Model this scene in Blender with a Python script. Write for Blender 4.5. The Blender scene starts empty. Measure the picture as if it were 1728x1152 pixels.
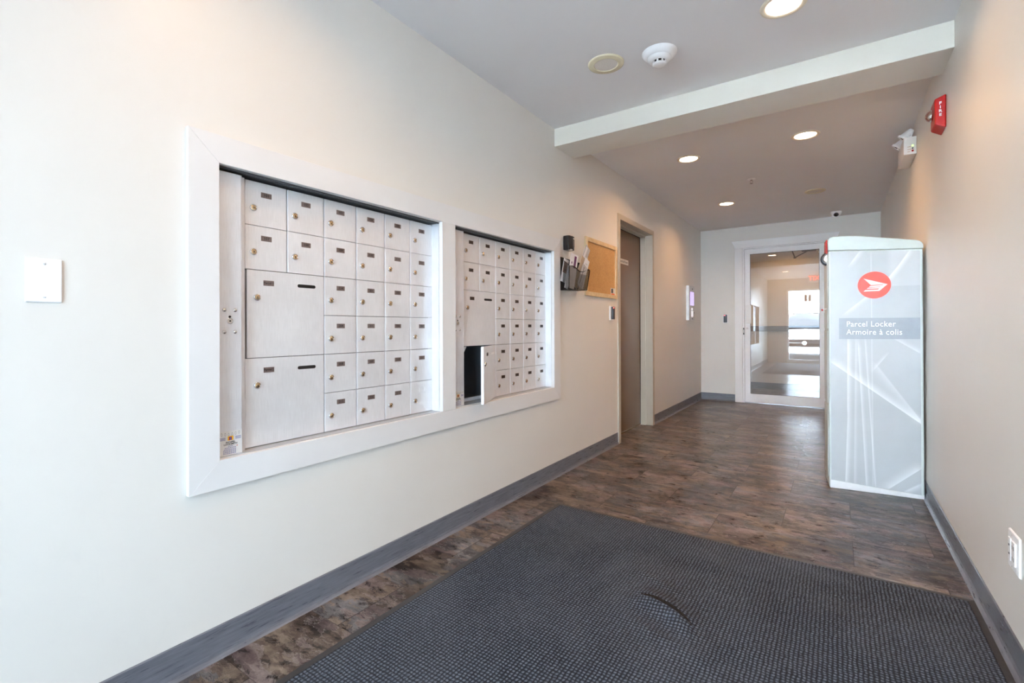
import bpy, bmesh, math, random
from mathutils import Vector, Matrix

random.seed(4)
SC = bpy.context.scene
COL = SC.collection
PI = math.pi

# ------------------------------------------------------------------ camera
CAM_LOC = Vector((1.63374, 0.0, 1.05))
F_PX, YAW, PITCH, ROLL, SHY = 799.91, 0.6001, 0.0012, -0.0032, 0.0301
cd = bpy.data.cameras.new('camera')
cam = bpy.data.objects.new('camera', cd)
COL.objects.link(cam)
cd.sensor_width = 36.0
cd.lens = F_PX / 1728 * 36
cd.shift_y = -F_PX * SHY / 1728
cd.clip_start = 0.02
_F = Vector((-math.sin(YAW), math.cos(YAW), 0)); _R = Vector((math.cos(YAW), math.sin(YAW), 0)); _U = Vector((0, 0, 1))
_F2 = _F * math.cos(PITCH) + _U * math.sin(PITCH); _U2 = -_F * math.sin(PITCH) + _U * math.cos(PITCH)
_R3 = _R * math.cos(ROLL) + _U2 * math.sin(ROLL); _U3 = -_R * math.sin(ROLL) + _U2 * math.cos(ROLL)
_m = Matrix((_R3, _U3, -_F2)).transposed().to_4x4()
_m.translation = CAM_LOC
cam.matrix_world = _m
SC.camera = cam

# ------------------------------------------------------------------ light and exposure
SKY_STRENGTH = 13.0
SKY_COLOR = (0.60, 0.81, 1.0)
SUN_STRENGTH = 300.0
LAMP_POWER = 5.3
LAMP_COLOR = (1.0, 0.55, 0.23)
world = bpy.data.worlds.new('sky'); SC.world = world
world.use_nodes = True
_bg = world.node_tree.nodes['Background']
_bg.inputs[0].default_value = (*SKY_COLOR, 1)
_bg.inputs[1].default_value = SKY_STRENGTH
sd = bpy.data.lights.new('sun', 'SUN'); sd.energy = SUN_STRENGTH; sd.angle = math.radians(2); sd.color = (0.71, 0.87, 1.0)
sun = bpy.data.objects.new('sun', sd); COL.objects.link(sun)
sun.rotation_euler = (math.radians(-48), math.radians(10), 0)      # shines over the building onto the house across the lot
SC.view_settings.view_transform = 'Standard'
SC.view_settings.look = 'None'
SC.view_settings.exposure = 0.49
SC.view_settings.gamma = 1.0
SC.view_settings.use_curve_mapping = False
try:
    SC.cycles.use_denoising = True
    SC.cycles.max_bounces = 14
    SC.cycles.diffuse_bounces = 10
    SC.cycles.glossy_bounces = 6
    SC.cycles.transmission_bounces = 8
    SC.cycles.transparent_max_bounces = 12
    SC.cycles.sample_clamp_indirect = 40.0
except Exception:
    pass

# ------------------------------------------------------------------ room numbers (metres, fitted to the photograph)
W = 2.0835           # right wall
H = 2.448            # ceiling
YB = 7.280           # back wall
YE = -1.40           # entrance wall behind the camera
HALL = 9.10          # wall of the hall beyond the glass door
B0, B1, BZ = 2.925, 3.2125, 2.324
BASE = 0.103

# ------------------------------------------------------------------ mesh helpers
def box(bm, x0, x1, y0, y1, z0, z1, mi=0, M=None):
    vs = [bm.verts.new((x, y, z)) for x in (x0, x1) for y in (y0, y1) for z in (z0, z1)]
    if M is not None:
        for v in vs: v.co = M @ v.co
    q = [(0, 1, 3, 2), (4, 6, 7, 5), (0, 4, 5, 1), (2, 3, 7, 6), (0, 2, 6, 4), (1, 5, 7, 3)]
    fs = []
    for f in q:
        fc = bm.faces.new([vs[i] for i in f]); fc.material_index = mi; fs.append(fc)
    return fs

def prism(bm, pts, a, b, axis='z', mi=0, M=None, mi_side=None):
    """pts: 2-D outline, pushed from a to b along the axis"""
    def mk(p, h):
        if axis == 'z': c = Vector((p[0], p[1], h))
        elif axis == 'y': c = Vector((p[0], h, p[1]))
        else: c = Vector((h, p[0], p[1]))
        return M @ c if M is not None else c
    lo = [bm.verts.new(mk(p, a)) for p in pts]
    hi = [bm.verts.new(mk(p, b)) for p in pts]
    n = len(pts)
    f = bm.faces.new(lo); f.material_index = mi
    f = bm.faces.new(hi[::-1]); f.material_index = mi
    for i in range(n):
        f = bm.faces.new((lo[i], hi[i], hi[(i + 1) % n], lo[(i + 1) % n])); f.material_index = mi if mi_side is None else mi_side

def lathe(bm, prof, M, seg=32, mi=0, smooth=True, cap=True):
    rings = []
    for r, h in prof:
        if r < 1e-6:
            rings.append([bm.verts.new(M @ Vector((0, 0, h)))])
        else:
            rings.append([bm.verts.new(M @ Vector((r * math.cos(2 * PI * i / seg), r * math.sin(2 * PI * i / seg), h))) for i in range(seg)])
    for a, b in zip(rings, rings[1:]):
        for i in range(seg):
            j = (i + 1) % seg
            if len(a) == 1 and len(b) == 1: continue
            if len(a) == 1: f = bm.faces.new((a[0], b[i], b[j]))
            elif len(b) == 1: f = bm.faces.new((a[i], b[0], a[j]))
            else: f = bm.faces.new((a[i], b[i], b[j], a[j]))
            f.material_index = mi; f.smooth = smooth
    if cap:
        for rg in (rings[0], rings[-1]):
            if len(rg) > 2:
                f = bm.faces.new(rg); f.material_index = mi

def axis_matrix(p, d):
    z = Vector(d).normalized()
    return Matrix.Translation(Vector(p)) @ z.to_track_quat('Z', 'Y').to_matrix().to_4x4()

def tube(bm, pts, r, seg=8, mi=0):
    pts = [Vector(p) for p in pts]
    prev = None
    for i, p in enumerate(pts):
        d = (pts[min(i + 1, len(pts) - 1)] - pts[max(i - 1, 0)]).normalized()
        up = Vector((0, 0, 1)) if abs(d.z) < 0.9 else Vector((1, 0, 0))
        a = d.cross(up).normalized(); b = d.cross(a).normalized()
        ring = [bm.verts.new(p + a * r * math.cos(2 * PI * k / seg) + b * r * math.sin(2 * PI * k / seg)) for k in range(seg)]
        if prev:
            for k in range(seg):
                f = bm.faces.new((prev[k], ring[k], ring[(k + 1) % seg], prev[(k + 1) % seg])); f.smooth = True; f.material_index = mi
        else:
            bm.faces.new(ring).material_index = mi
        prev = ring
    bm.faces.new(prev[::-1]).material_index = mi

def world_matrix(o):
    m = Matrix.Translation(o.location) @ o.rotation_euler.to_matrix().to_4x4()
    return world_matrix(o.parent) @ m if o.parent else m

def obj(name, bm, mats, parent=None, local=False, bevel=0.0, seg=1, smooth=False):
    """link the bmesh as ONE object; without local=True the mesh is given in world space"""
    if parent is not None and not local:
        bm.transform(world_matrix(parent).inverted())
    bmesh.ops.recalc_face_normals(bm, faces=bm.faces)
    me = bpy.data.meshes.new(name)
    bm.to_mesh(me); bm.free()
    for m in (mats if isinstance(mats, (list, tuple)) else [mats]):
        me.materials.append(m)
    o = bpy.data.objects.new(name, me)
    COL.objects.link(o)
    if parent is not None: o.parent = parent
    if bevel > 0:
        b = o.modifiers.new('bevel', 'BEVEL'); b.width = bevel; b.segments = seg; b.limit_method = 'ANGLE'; b.angle_limit = math.radians(40)
        b.harden_normals = False
    if smooth:
        for p in me.polygons: p.use_smooth = True
    return o

def BM(): return bmesh.new()

def thing(name, label, cat, loc=(0, 0, 0), rotz=0.0, group=None):
    o = bpy.data.objects.new(name, None); COL.objects.link(o)
    o.location = loc; o.rotation_euler = (0, 0, rotz); o.empty_display_size = 0.05
    o['label'] = label; o['category'] = cat
    if group: o['group'] = group
    return o

def tag(o, label, cat, group=None):
    o['label'] = label; o['category'] = cat
    if group: o['group'] = group
    return o

def structure(o, label=None, cat=None):
    o['kind'] = 'structure'
    if label: o['label'] = label
    if cat: o['category'] = cat
    return o

def text_into(bm, s, size, M, mi=1, extrude=0.0004, align='CENTER', spacing=1.0, bold=0.0, sx=1.0):
    """letters as mesh, drawn in the XY plane of M"""
    cu = bpy.data.curves.new('letters', 'FONT')
    cu.body = s; cu.size = size; cu.align_x = align; cu.align_y = 'CENTER'; cu.extrude = extrude
    cu.space_character = spacing; cu.offset = bold; cu.resolution_u = 3
    t = bpy.data.objects.new('letters', cu); COL.objects.link(t)
    bpy.context.view_layer.update()
    me = bpy.data.meshes.new_from_object(t.evaluated_get(bpy.context.evaluated_depsgraph_get()))
    me.transform(M @ Matrix.Diagonal((sx, 1, 1, 1)))
    n0 = len(bm.faces)
    bm.from_mesh(me)
    bm.faces.ensure_lookup_table()
    for f in bm.faces[n0:]: f.material_index = mi
    bpy.data.objects.remove(t); bpy.data.curves.remove(cu); bpy.data.meshes.remove(me)

# text frames: letters run along u, up along v, and face n
def frame_matrix(p, u, v):
    u = Vector(u).normalized(); v = Vector(v).normalized(); n = u.cross(v)
    m = Matrix((u, v, n)).transposed().to_4x4(); m.translation = Vector(p)
    return m
def on_left_wall(x, y, z): return frame_matrix((x, y, z), (0, 1, 0), (0, 0, 1))       # faces +X
def on_face_y(x, y, z): return frame_matrix((x, y, z), (1, 0, 0), (0, 0, 1))          # faces -Y (towards the camera)

# ------------------------------------------------------------------ materials
class NT:
    def __init__(s, name):
        s.m = bpy.data.materials.new(name); s.m.use_nodes = True
        s.t = s.m.node_tree; s.n = s.t.nodes; s.l = s.t.links
        s.b = s.n['Principled BSDF']
    def node(s, typ, **kw):
        nd = s.n.new(typ)
        for k, v in kw.items(): setattr(nd, k, v)
        return nd
    def put(s, inp, v):
        if hasattr(v, 'is_output') or isinstance(v, bpy.types.NodeSocket): s.l.new(v, inp)
        else: inp.default_value = v
    def math(s, op, a, b=0.0, c=None, clamp=False):
        nd = s.node('ShaderNodeMath', operation=op, use_clamp=clamp)
        s.put(nd.inputs[0], a); s.put(nd.inputs[1], b)
        if c is not None: s.put(nd.inputs[2], c)
        return nd.outputs[0]
    def coords(s, kind='Object'):
        return s.node('ShaderNodeTexCoord').outputs[kind]
    def mapping(s, vec, scale=(1, 1, 1), loc=(0, 0, 0)):
        nd = s.node('ShaderNodeMapping'); s.l.new(vec, nd.inputs[0])
        nd.inputs['Scale'].default_value = scale; nd.inputs['Location'].default_value = loc
        return nd.outputs[0]
    def noise(s, vec, scale, detail=3, rough=0.55, dist=0.0):
        nd = s.node('ShaderNodeTexNoise'); s.l.new(vec, nd.inputs['Vector'])
        nd.inputs['Scale'].default_value = scale; nd.inputs['Detail'].default_value = detail
        nd.inputs['Roughness'].default_value = rough; nd.inputs['Distortion'].default_value = dist
        return nd.outputs['Fac']
    def ramp(s, fac, stops, mode='LINEAR'):
        nd = s.node('ShaderNodeValToRGB'); nd.color_ramp.interpolation = mode
        cr = nd.color_ramp
        while len(cr.elements) < len(stops): cr.elements.new(0.5)
        for e, (p, c) in zip(cr.elements, stops):
            e.position = p; e.color = (*c, 1) if len(c) == 3 else c
        s.put(nd.inputs[0], fac)
        return nd.outputs[0]
    def mix(s, fac, a, b, blend='MIX'):
        nd = s.node('ShaderNodeMix', data_type='RGBA', blend_type=blend)
        s.put(nd.inputs[0], fac)
        s.put(nd.inputs[6], a if hasattr(a, 'is_output') else (*a, 1)); s.put(nd.inputs[7], b if hasattr(b, 'is_output') else (*b, 1))
        return nd.outputs[2]
    def maprange(s, v, a, b, c=0.0, d=1.0, interp='LINEAR'):
        nd = s.node('ShaderNodeMapRange', interpolation_type=interp)
        s.put(nd.inputs[0], v)
        for i, x in zip((1, 2, 3, 4), (a, b, c, d)): nd.inputs[i].default_value = x
        return nd.outputs[0]
    def bump(s, h, strength=0.3, dist=0.001):
        nd = s.node('ShaderNodeBump'); nd.inputs['Strength'].default_value = strength; nd.inputs['Distance'].default_value = dist
        s.l.new(h, nd.inputs['Height']); s.l.new(nd.outputs[0], s.b.inputs['Normal'])
    def set(s, **kw):
        for k, v in kw.items():
            k = {'color': 'Base Color', 'rough': 'Roughness', 'metal': 'Metallic', 'coat': 'Coat Weight', 'coat_rough': 'Coat Roughness',
                 'spec': 'Specular IOR Level', 'em': 'Emission Color', 'ems': 'Emission Strength', 'trans': 'Transmission Weight', 'ior': 'IOR'}[k]
            if isinstance(v, tuple) and len(v) == 3: v = (*v, 1)
            s.put(s.b.inputs[k], v)
        return s

def plain(name, color, rough=0.5, metal=0.0, var=0.05, scale=30, **kw):
    """a plain finish with a faint procedural unevenness"""
    t = NT(name)
    n = t.noise(t.coords(), scale, 4)
    c1 = tuple(max(0, c * (1 - var)) for c in color); c2 = tuple(min(1, c * (1 + var)) for c in color)
    t.set(color=t.ramp(n, [(0.3, c1), (0.7, c2)]), rough=rough, metal=metal, **kw)
    return t.m

def paint(name, color, rough=0.55, scuff=0.06):
    t = NT(name)
    co = t.coords()
    big = t.noise(co, 1.3, 4, 0.6)
    sc = t.noise(t.mapping(co, (1, 1, 0.35)), 9, 6, 0.7, 0.6)
    s1 = t.maprange(sc, 0.64, 0.74)
    base = t.ramp(big, [(0.3, tuple(c * 0.975 for c in color)), (0.7, tuple(min(1, c * 1.015) for c in color))])
    col = t.mix(t.math('MULTIPLY', s1, scuff), base, tuple(c * 0.6 for c in color))
    t.set(color=col, rough=rough)
    t.bump(t.noise(co, 260, 2), 0.12, 0.0006)
    return t.m

M_WALL = paint('greige_wall_paint', (0.735, 0.705, 0.655), 0.42)
M_CEIL = paint('ceiling_paint', (0.80, 0.79, 0.79), 0.75, 0.0)
M_BEAM = paint('beam_paint', (0.74, 0.70, 0.62), 0.5, 0.03)
M_TRIM = paint('white_trim_paint', (0.73, 0.72, 0.71), 0.35, 0.04)
M_CASING = paint('bright_white_casing_paint', (0.90, 0.90, 0.90), 0.3, 0.02)
M_ALUW = plain('white_aluminium', (0.92, 0.93, 0.95), 0.28, 0.0, 0.02)
M_WPLAST = plain('white_plastic', (0.88, 0.88, 0.88), 0.3, 0.0, 0.02)
M_BLACKP = plain('black_plastic', (0.012, 0.012, 0.014), 0.25)
M_DARKP = plain('charcoal_plastic', (0.03, 0.035, 0.045), 0.4)
M_STEEL = plain('satin_steel', (0.62, 0.60, 0.58), 0.32, 1.0)
M_CHROME = plain('chrome', (0.75, 0.75, 0.76), 0.12, 1.0)
M_BRASS = plain('lock_brass', (0.62, 0.47, 0.30), 0.22, 1.0, 0.15)
M_HOLE = plain('dark_hollow', (0.006, 0.005, 0.005), 0.8)
M_VOID = plain('matt_black_void', (0.0012, 0.0012, 0.0014), 1.0, spec=0.0)
M_CREAM = plain('yellowed_cream_plastic', (0.72, 0.65, 0.46), 0.4, 0.0, 0.04)
M_GRILLE = plain('speaker_grille_cloth', (0.72, 0.67, 0.61), 0.8, 0.0, 0.06, 200)
M_RED = plain('red_enamel', (0.42, 0.004, 0.003), 0.35, 0.0, 0.05, spec=0.35)
M_WHITEINK = plain('white_ink', (0.9, 0.9, 0.9), 0.5, 0.0, 0.01)
M_BLACKINK = plain('black_ink', (0.015, 0.012, 0.012), 0.6)

def brushed(name, color, rough, metal, vertical=True):
    t = NT(name)
    co = t.coords()
    a = t.noise(t.mapping(co, (60, 60, 2.5) if vertical else (3, 3, 120)), 7, 3, 0.6)
    b = t.noise(co, 5, 5, 0.65)
    f = t.math('ADD', t.math('MULTIPLY', a, 0.5), t.math('MULTIPLY', b, 0.5))
    t.set(color=t.ramp(f, [(0.36, tuple(c * 0.90 for c in color)), (0.64, tuple(min(1, c * 1.06) for c in color))]), metal=metal,
          rough=t.maprange(a, 0.3, 0.7, rough - 0.05, rough + 0.07))
    t.bump(a, 0.06, 0.0004)
    return t.m
M_ALU = brushed('brushed_aluminium', (0.80, 0.81, 0.83), 0.42, 0.40)
M_ALUD = brushed('extruded_aluminium', (0.55, 0.56, 0.58), 0.38, 0.7)
M_RAIL = brushed('pale_aluminium_rail', (0.74, 0.76, 0.80), 0.35, 0.35)
M_DKCH = brushed('dark_anodised_channel', (0.09, 0.10, 0.11), 0.35, 0.6, False)
M_HINGE = plain('dull_hinge_steel', (0.26, 0.27, 0.29), 0.5, 0.5)
M_ALUIN = brushed('zinc_grey_inside', (0.16, 0.175, 0.20), 0.5, 0.5)
M_FRAME = plain('beige_steel_frame', (0.52, 0.46, 0.37), 0.30, 0.25, 0.03, 3)
M_DOORB = plain('brown_enamelled_door', (0.17, 0.098, 0.045), 0.36, 0.0, 0.03, 3, spec=0.3)

def vinyl(name):
    t = NT(name)
    co = t.coords()
    a = t.noise(t.mapping(co, (1.5, 1.5, 18)), 6, 5, 0.65, 0.4)
    sc = t.maprange(t.noise(t.mapping(co, (1, 1, 4)), 22, 6, 0.7, 1.0), 0.66, 0.72)
    c = t.ramp(a, [(0.32, (0.105, 0.11, 0.13)), (0.68, (0.175, 0.18, 0.205))])
    t.set(color=t.mix(t.math('MULTIPLY', sc, 0.25), c, (0.4, 0.4, 0.42)), rough=t.maprange(a, 0.3, 0.7, 0.24, 0.42))
    return t.m
M_BASE = vinyl('grey_vinyl_cove')

def slate():
    t = NT('slate_look_vinyl_tile')
    co = t.coords()
    sep = t.node('ShaderNodeSeparateXYZ'); t.l.new(co, sep.inputs[0])
    X, Y = sep.outputs[0], sep.outputs[1]
    PX, PY = 0.608, 0.3040
    row = t.math('FLOOR', t.math('DIVIDE', t.math('SUBTRACT', Y, 3.770 - 20 * PY), PY))
    odd = t.math('MODULO', row, 2.0)          # row 20 starts at 3.77: joints at 1.087
    xs = t.math('DIVIDE', t.math('SUBTRACT', X, t.math('ADD', 1.087 - 20 * PX, t.math('MULTIPLY', odd, PX / 2))), PX)
    colm = t.math('FLOOR', xs)
    fx = t.math('MULTIPLY', t.math('SUBTRACT', xs, colm), PX)
    fy = t.math('MULTIPLY', t.math('FRACT', t.math('DIVIDE', t.math('SUBTRACT', Y, 3.770 - 20 * PY), PY)), PY)
    dx = t.math('MINIMUM', fx, t.math('SUBTRACT', PX, fx))
    dy = t.math('MINIMUM', fy, t.math('SUBTRACT', PY, fy))
    jx = t.maprange(dx, 0.0012, 0.0026, 1.0, 0.0)
    jy = t.maprange(dy, 0.0008, 0.0018, 0.7, 0.0)
    joint = t.math('MAXIMUM', jx, jy)
    cid = t.node('ShaderNodeCombineXYZ'); t.l.new(colm, cid.inputs[0]); t.l.new(row, cid.inputs[1])
    wn = t.node('ShaderNodeTexWhiteNoise'); t.l.new(cid.outputs[0], wn.inputs[0])
    off = t.node('ShaderNodeVectorMath', operation='MULTIPLY_ADD')
    t.l.new(wn.outputs['Color'], off.inputs[0]); off.inputs[1].default_value = (7, 9, 5); t.l.new(co, off.inputs[2])
    v = off.outputs[0]
    def warp(vec, scale, amp, detail=4):
        nz = t.node('ShaderNodeTexNoise'); t.l.new(vec, nz.inputs['Vector']); nz.inputs['Scale'].default_value = scale
        nz.inputs['Detail'].default_value = detail; nz.inputs['Roughness'].default_value = 0.7
        ce = t.node('ShaderNodeVectorMath', operation='SUBTRACT'); t.l.new(nz.outputs['Color'], ce.inputs[0]); ce.inputs[1].default_value = (0.5, 0.5, 0.5)
        w = t.node('ShaderNodeVectorMath', operation='MULTIPLY_ADD'); t.l.new(ce.outputs[0], w.inputs[0]); w.inputs[1].default_value = amp; t.l.new(vec, w.inputs[2])
        return w.outputs[0]
    vs = t.mapping(v, (1.0, 1.9, 1.0))
    vx = warp(warp(vs, 7, (0.16, 0.10, 0)), 38, (0.035, 0.035, 0), 5)
    n1 = t.noise(vx, 3.0, 7, 0.62, 0.0)
    n2 = t.noise(vx, 16, 6, 0.65, 0.0)
    n3 = t.noise(vx, 1.9, 4, 0.55, 0.0)
    n4 = t.noise(vx, 90, 4, 0.75, 0.0)
    n5 = t.noise(vx, 4.6, 6, 0.6, 0.0)
    f = t.math('ADD', t.math('MULTIPLY', n1, 0.5), t.math('ADD', t.math('MULTIPLY', n2, 0.32), t.math('MULTIPLY', n4, 0.18)))
    col = t.ramp(f, [(0.41, (0.020, 0.014, 0.012)), (0.46, (0.060, 0.040, 0.030)), (0.50, (0.125, 0.086, 0.064)), (0.54, (0.20, 0.145, 0.108)), (0.60, (0.33, 0.26, 0.20))])
    grey = t.ramp(f, [(0.41, (0.035, 0.034, 0.037)), (0.50, (0.135, 0.125, 0.128)), (0.60, (0.34, 0.32, 0.32))])
    rose = t.ramp(f, [(0.41, (0.05, 0.032, 0.032)), (0.50, (0.19, 0.135, 0.125)), (0.60, (0.42, 0.34, 0.315))])
    tan = t.ramp(f, [(0.41, (0.09, 0.060, 0.042)), (0.50, (0.22, 0.165, 0.122)), (0.60, (0.42, 0.335, 0.265))])
    # sharp-edged flakes of different stone colours, as printed
    col = t.mix(t.maprange(n3, 0.495, 0.52), col, grey)
    col = t.mix(t.maprange(n5, 0.545, 0.56), col, rose)
    col = t.mix(t.maprange(n5, 0.445, 0.435, 0.0, 1.0), col, tan)
    dk = t.maprange(n2, 0.425, 0.405, 0.0, 0.75)
    col = t.mix(dk, col, (0.030, 0.024, 0.023))
    r1 = t.math('SUBTRACT', n5, 0.545)
    r2 = t.math('SUBTRACT', n1, 0.50)
    crack = t.maprange(t.math('ABSOLUTE', r2), 0.0, 0.006, 0.8, 0.0)
    lip = t.maprange(t.math('ABSOLUTE', t.math('SUBTRACT', r2, 0.010)), 0.0, 0.006, 0.6, 0.0)
    vein = t.maprange(t.math('ABSOLUTE', r1), 0.0, 0.007, 0.75, 0.0)
    col = t.mix(lip, col, (0.40, 0.34, 0.30))
    col = t.mix(vein, col, (0.46, 0.41, 0.38))
    col = t.mix(t.math('MULTIPLY', crack, t.maprange(n3, 0.44, 0.52)), col, (0.018, 0.014, 0.014))
    br = t.maprange(wn.outputs['Value'], 0, 1, 0.54, 0.72)
    mul = t.node('ShaderNodeVectorMath', operation='SCALE'); t.l.new(col, mul.inputs[0]); t.l.new(br, mul.inputs['Scale'])
    col = t.mix(t.math('MULTIPLY', joint, 0.85), mul.outputs[0], (0.02, 0.013, 0.012))
    t.set(color=col, rough=t.maprange(n2, 0.3, 0.7, 0.26, 0.36), spec=0.22)
    hh = t.math('SUBTRACT', t.math('MULTIPLY', f, 0.8), t.math('MULTIPLY', joint, 0.7))
    t.bump(hh, 0.35, 0.0010)
    return t.m
M_FLOOR = slate()

def mat_pile():
    t = NT('charcoal_waffle_pile')
    co = t.coords()
    sep = t.node('ShaderNodeSeparateXYZ'); t.l.new(co, sep.inputs[0])
    P = 0.0128
    wob = t.math('MULTIPLY', t.math('SUBTRACT', t.noise(co, 34, 3), 0.5), 0.011)
    X = t.math('ADD', sep.outputs[0], wob); Y = t.math('ADD', sep.outputs[1], wob)
    sx = t.math('ABSOLUTE', t.math('SINE', t.math('MULTIPLY', X, PI / P)))
    sy = t.math('ABSOLUTE', t.math('SINE', t.math('MULTIPLY', Y, PI / P)))
    h = t.math('POWER', t.math('MULTIPLY', sx, sy), 0.38)
    fib = t.noise(co, 300, 4, 0.8)
    big = t.noise(co, 1.6, 5, 0.62, 0.6)
    nub = t.noise(co, 95, 3, 0.75)
    hf = t.math('MULTIPLY', h, t.math('ADD', 0.35, t.math('ADD', t.math('MULTIPLY', nub, 0.75), t.math('MULTIPLY', fib, 0.55))))
    c = t.ramp(hf, [(0.28, (0.0014, 0.0024, 0.005)), (0.55, (0.012, 0.0175, 0.030)), (0.80, (0.042, 0.056, 0.084)), (1.0, (0.17, 0.195, 0.24))])
    dust = t.math('MULTIPLY', t.maprange(big, 0.42, 0.66), t.math('MULTIPLY', t.maprange(fib, 0.36, 0.60), hf))
    c = t.mix(t.math('MULTIPLY', dust, 0.80), c, (0.17, 0.19, 0.225))
    spk = t.maprange(t.noise(co, 300, 1, 0.5), 0.74, 0.80)
    c = t.mix(t.math('MULTIPLY', spk, 0.6), c, (0.45, 0.45, 0.45))
    t.set(color=c, rough=0.75, spec=0.35)
    t.bump(t.math('ADD', hf, t.math('MULTIPLY', fib, 0.5)), 1.0, 0.006)
    return t.m
M_PILE = mat_pile()
M_RUBBER = plain('black_rubber_edge', (0.035, 0.033, 0.033), 0.45, 0, 0.2)

def cork():
    t = NT('cork')
    co = t.coords()
    n = t.noise(co, 90, 5, 0.75)
    n2 = t.noise(co, 6, 3)
    f = t.math('ADD', t.math('MULTIPLY', n, 0.75), t.math('MULTIPLY', n2, 0.25))
    t.set(color=t.ramp(f, [(0.30, (0.36, 0.19, 0.07)), (0.5, (0.52, 0.295, 0.11)), (0.70, (0.60, 0.36, 0.15))]), rough=0.85)
    t.bump(n, 0.4, 0.001)
    return t.m
M_CORK = cork()

def pine():
    t = NT('pale_pine')
    co = t.coords()
    n = t.noise(t.mapping(co, (20, 1.5, 1.5)), 12, 4, 0.6, 0.6)
    t.set(color=t.ramp(n, [(0.3, (0.60, 0.43, 0.22)), (0.7, (0.78, 0.62, 0.38))]), rough=0.45)
    return t.m
M_PINE = pine()

def glass(name, refl, tint=(0.93, 0.95, 0.95)):
    t = NT(name)
    t.n.remove(t.b)
    tr = t.node('ShaderNodeBsdfTransparent'); tr.inputs[0].default_value = (*tint, 1)
    gl = t.node('ShaderNodeBsdfGlossy'); gl.inputs['Roughness'].default_value = 0.0; gl.inputs[0].default_value = (1, 1, 1, 1)
    lw = t.node('ShaderNodeLayerWeight'); lw.inputs[0].default_value = 0.35
    fac = t.math('ADD', t.math('MULTIPLY', lw.outputs['Fresnel'], 0.6), refl, clamp=True)
    mx = t.node('ShaderNodeMixShader'); t.l.new(fac, mx.inputs[0]); t.l.new(tr.outputs[0], mx.inputs[1]); t.l.new(gl.outputs[0], mx.inputs[2])
    t.l.new(mx.outputs[0], t.n['Material Output'].inputs[0])
    return t.m
M_GLASS = glass('tinted_door_glass', 0.26)
M_CLEAR = glass('clear_glass', 0.03, (0.98, 0.99, 0.99))
M_LENSC = glass('clear_strobe_lens', 0.22, (0.9, 0.92, 0.92))

def glow(name, color, strength):
    t = NT(name); t.set(color=(0.8, 0.8, 0.8), em=color, ems=strength, rough=0.4)
    return t.m
M_LAMP = glow('lit_lamp_lens', (1.0, 0.80, 0.58), 9.0)
M_RLED = glow('red_led', (1.0, 0.02, 0.01), 2.5)
M_GLED = glow('green_led', (0.35, 1.0, 0.05), 1.6)
M_SCREEN = glow('violet_screen', (0.42, 0.33, 0.85), 0.75)
M_SCREENW = glow('white_keys', (0.9, 0.92, 1.0), 0.6)
M_EXIT = glow('exit_letters', (1.0, 0.06, 0.03), 3.0)

# ================================================================== THE SETTING
def wall_grid(bm, u0, u1, z0, z1, holes, emit):
    us = sorted({u0, u1, *[h[0] for h in holes], *[h[1] for h in holes]})
    zs = sorted({z0, z1, *[h[2] for h in holes], *[h[3] for h in holes]})
    for a, b in zip(us, us[1:]):
        for c, d in zip(zs, zs[1:]):
            um, zm = (a + b) / 2, (c + d) / 2
            if any(h[0] < um < h[1] and h[2] < zm < h[3] for h in holes): continue
            emit(a, b, c, d)

DY0, DY1, DZ = 4.072, 5.085, 2.084        # steel door frame, outer
bm = BM()
box(bm, -0.15, W + 0.15, YE - 0.15, YB + 0.14, -0.12, 0.0)
box(bm, -1.6, 3.6, YB + 0.14, HALL + 0.12, -0.12, 0.0)
structure(obj('floor', bm, M_FLOOR))

bm = BM()
box(bm, -0.15, W + 0.15, YE - 0.15, YB + 0.14, H, H + 0.12)
box(bm, -1.6, 3.6, YB + 0.14, HALL + 0.12, H, H + 0.12)
structure(obj('ceiling', bm, M_CEIL))

bm = BM()
holes = [(0.718, 1.751, 0.633, 1.577), (1.849, 2.882, 0.635, 1.581), (DY0 + 0.012, DY1 - 0.012, -0.01, DZ - 0.012)]
wall_grid(bm, YE, YB, 0, H, holes, lambda a, b, c, d: box(bm, -0.12, 0, a, b, c, d))
for y0, y1 in ((0.66, 1.80), (1.82, 2.94)):      # unseen shell added around each mailbox bank to keep sky light out
    box(bm, -0.46, -0.44, y0, y1, 0.60, 1.62); box(bm, -0.44, -0.119, y0, y0 + 0.02, 0.60, 1.62); box(bm, -0.44, -0.119, y1 - 0.02, y1, 0.60, 1.62)
    box(bm, -0.44, -0.119, y0, y1, 0.60, 0.62); box(bm, -0.44, -0.119, y0, y1, 1.60, 1.62)
structure(obj('wall_left', bm, M_WALL))
bm = BM(); box(bm, W, W + 0.12, YE, YB, 0, H); structure(obj('wall_right', bm, M_WALL))
CX0, CX1, CZ = 0.556, 1.545, 2.147        # clear inside of the far door casing
bm = BM()
wall_grid(bm, -1.6, 3.6, 0, H, [(CX0, CX1, -0.01, CZ)], lambda a, b, c, d: box(bm, a, b, YB, YB + 0.14, c, d))
bmesh.ops.remove_doubles(bm, verts=bm.verts, dist=1e-5)
structure(obj('wall_back', bm, M_WALL))
EX0, EX1, EZ = 0.50, 2.02, 2.14           # entrance opening behind the camera
bm = BM()
wall_grid(bm, -0.12, W + 0.12, 0, H, [(EX0, EX1, -0.01, EZ)], lambda a, b, c, d: box(bm, a, b, YE - 0.14, YE, c, d))
bmesh.ops.remove_doubles(bm, verts=bm.verts, dist=1e-5)
structure(obj('wall_entrance', bm, M_WALL))
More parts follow.
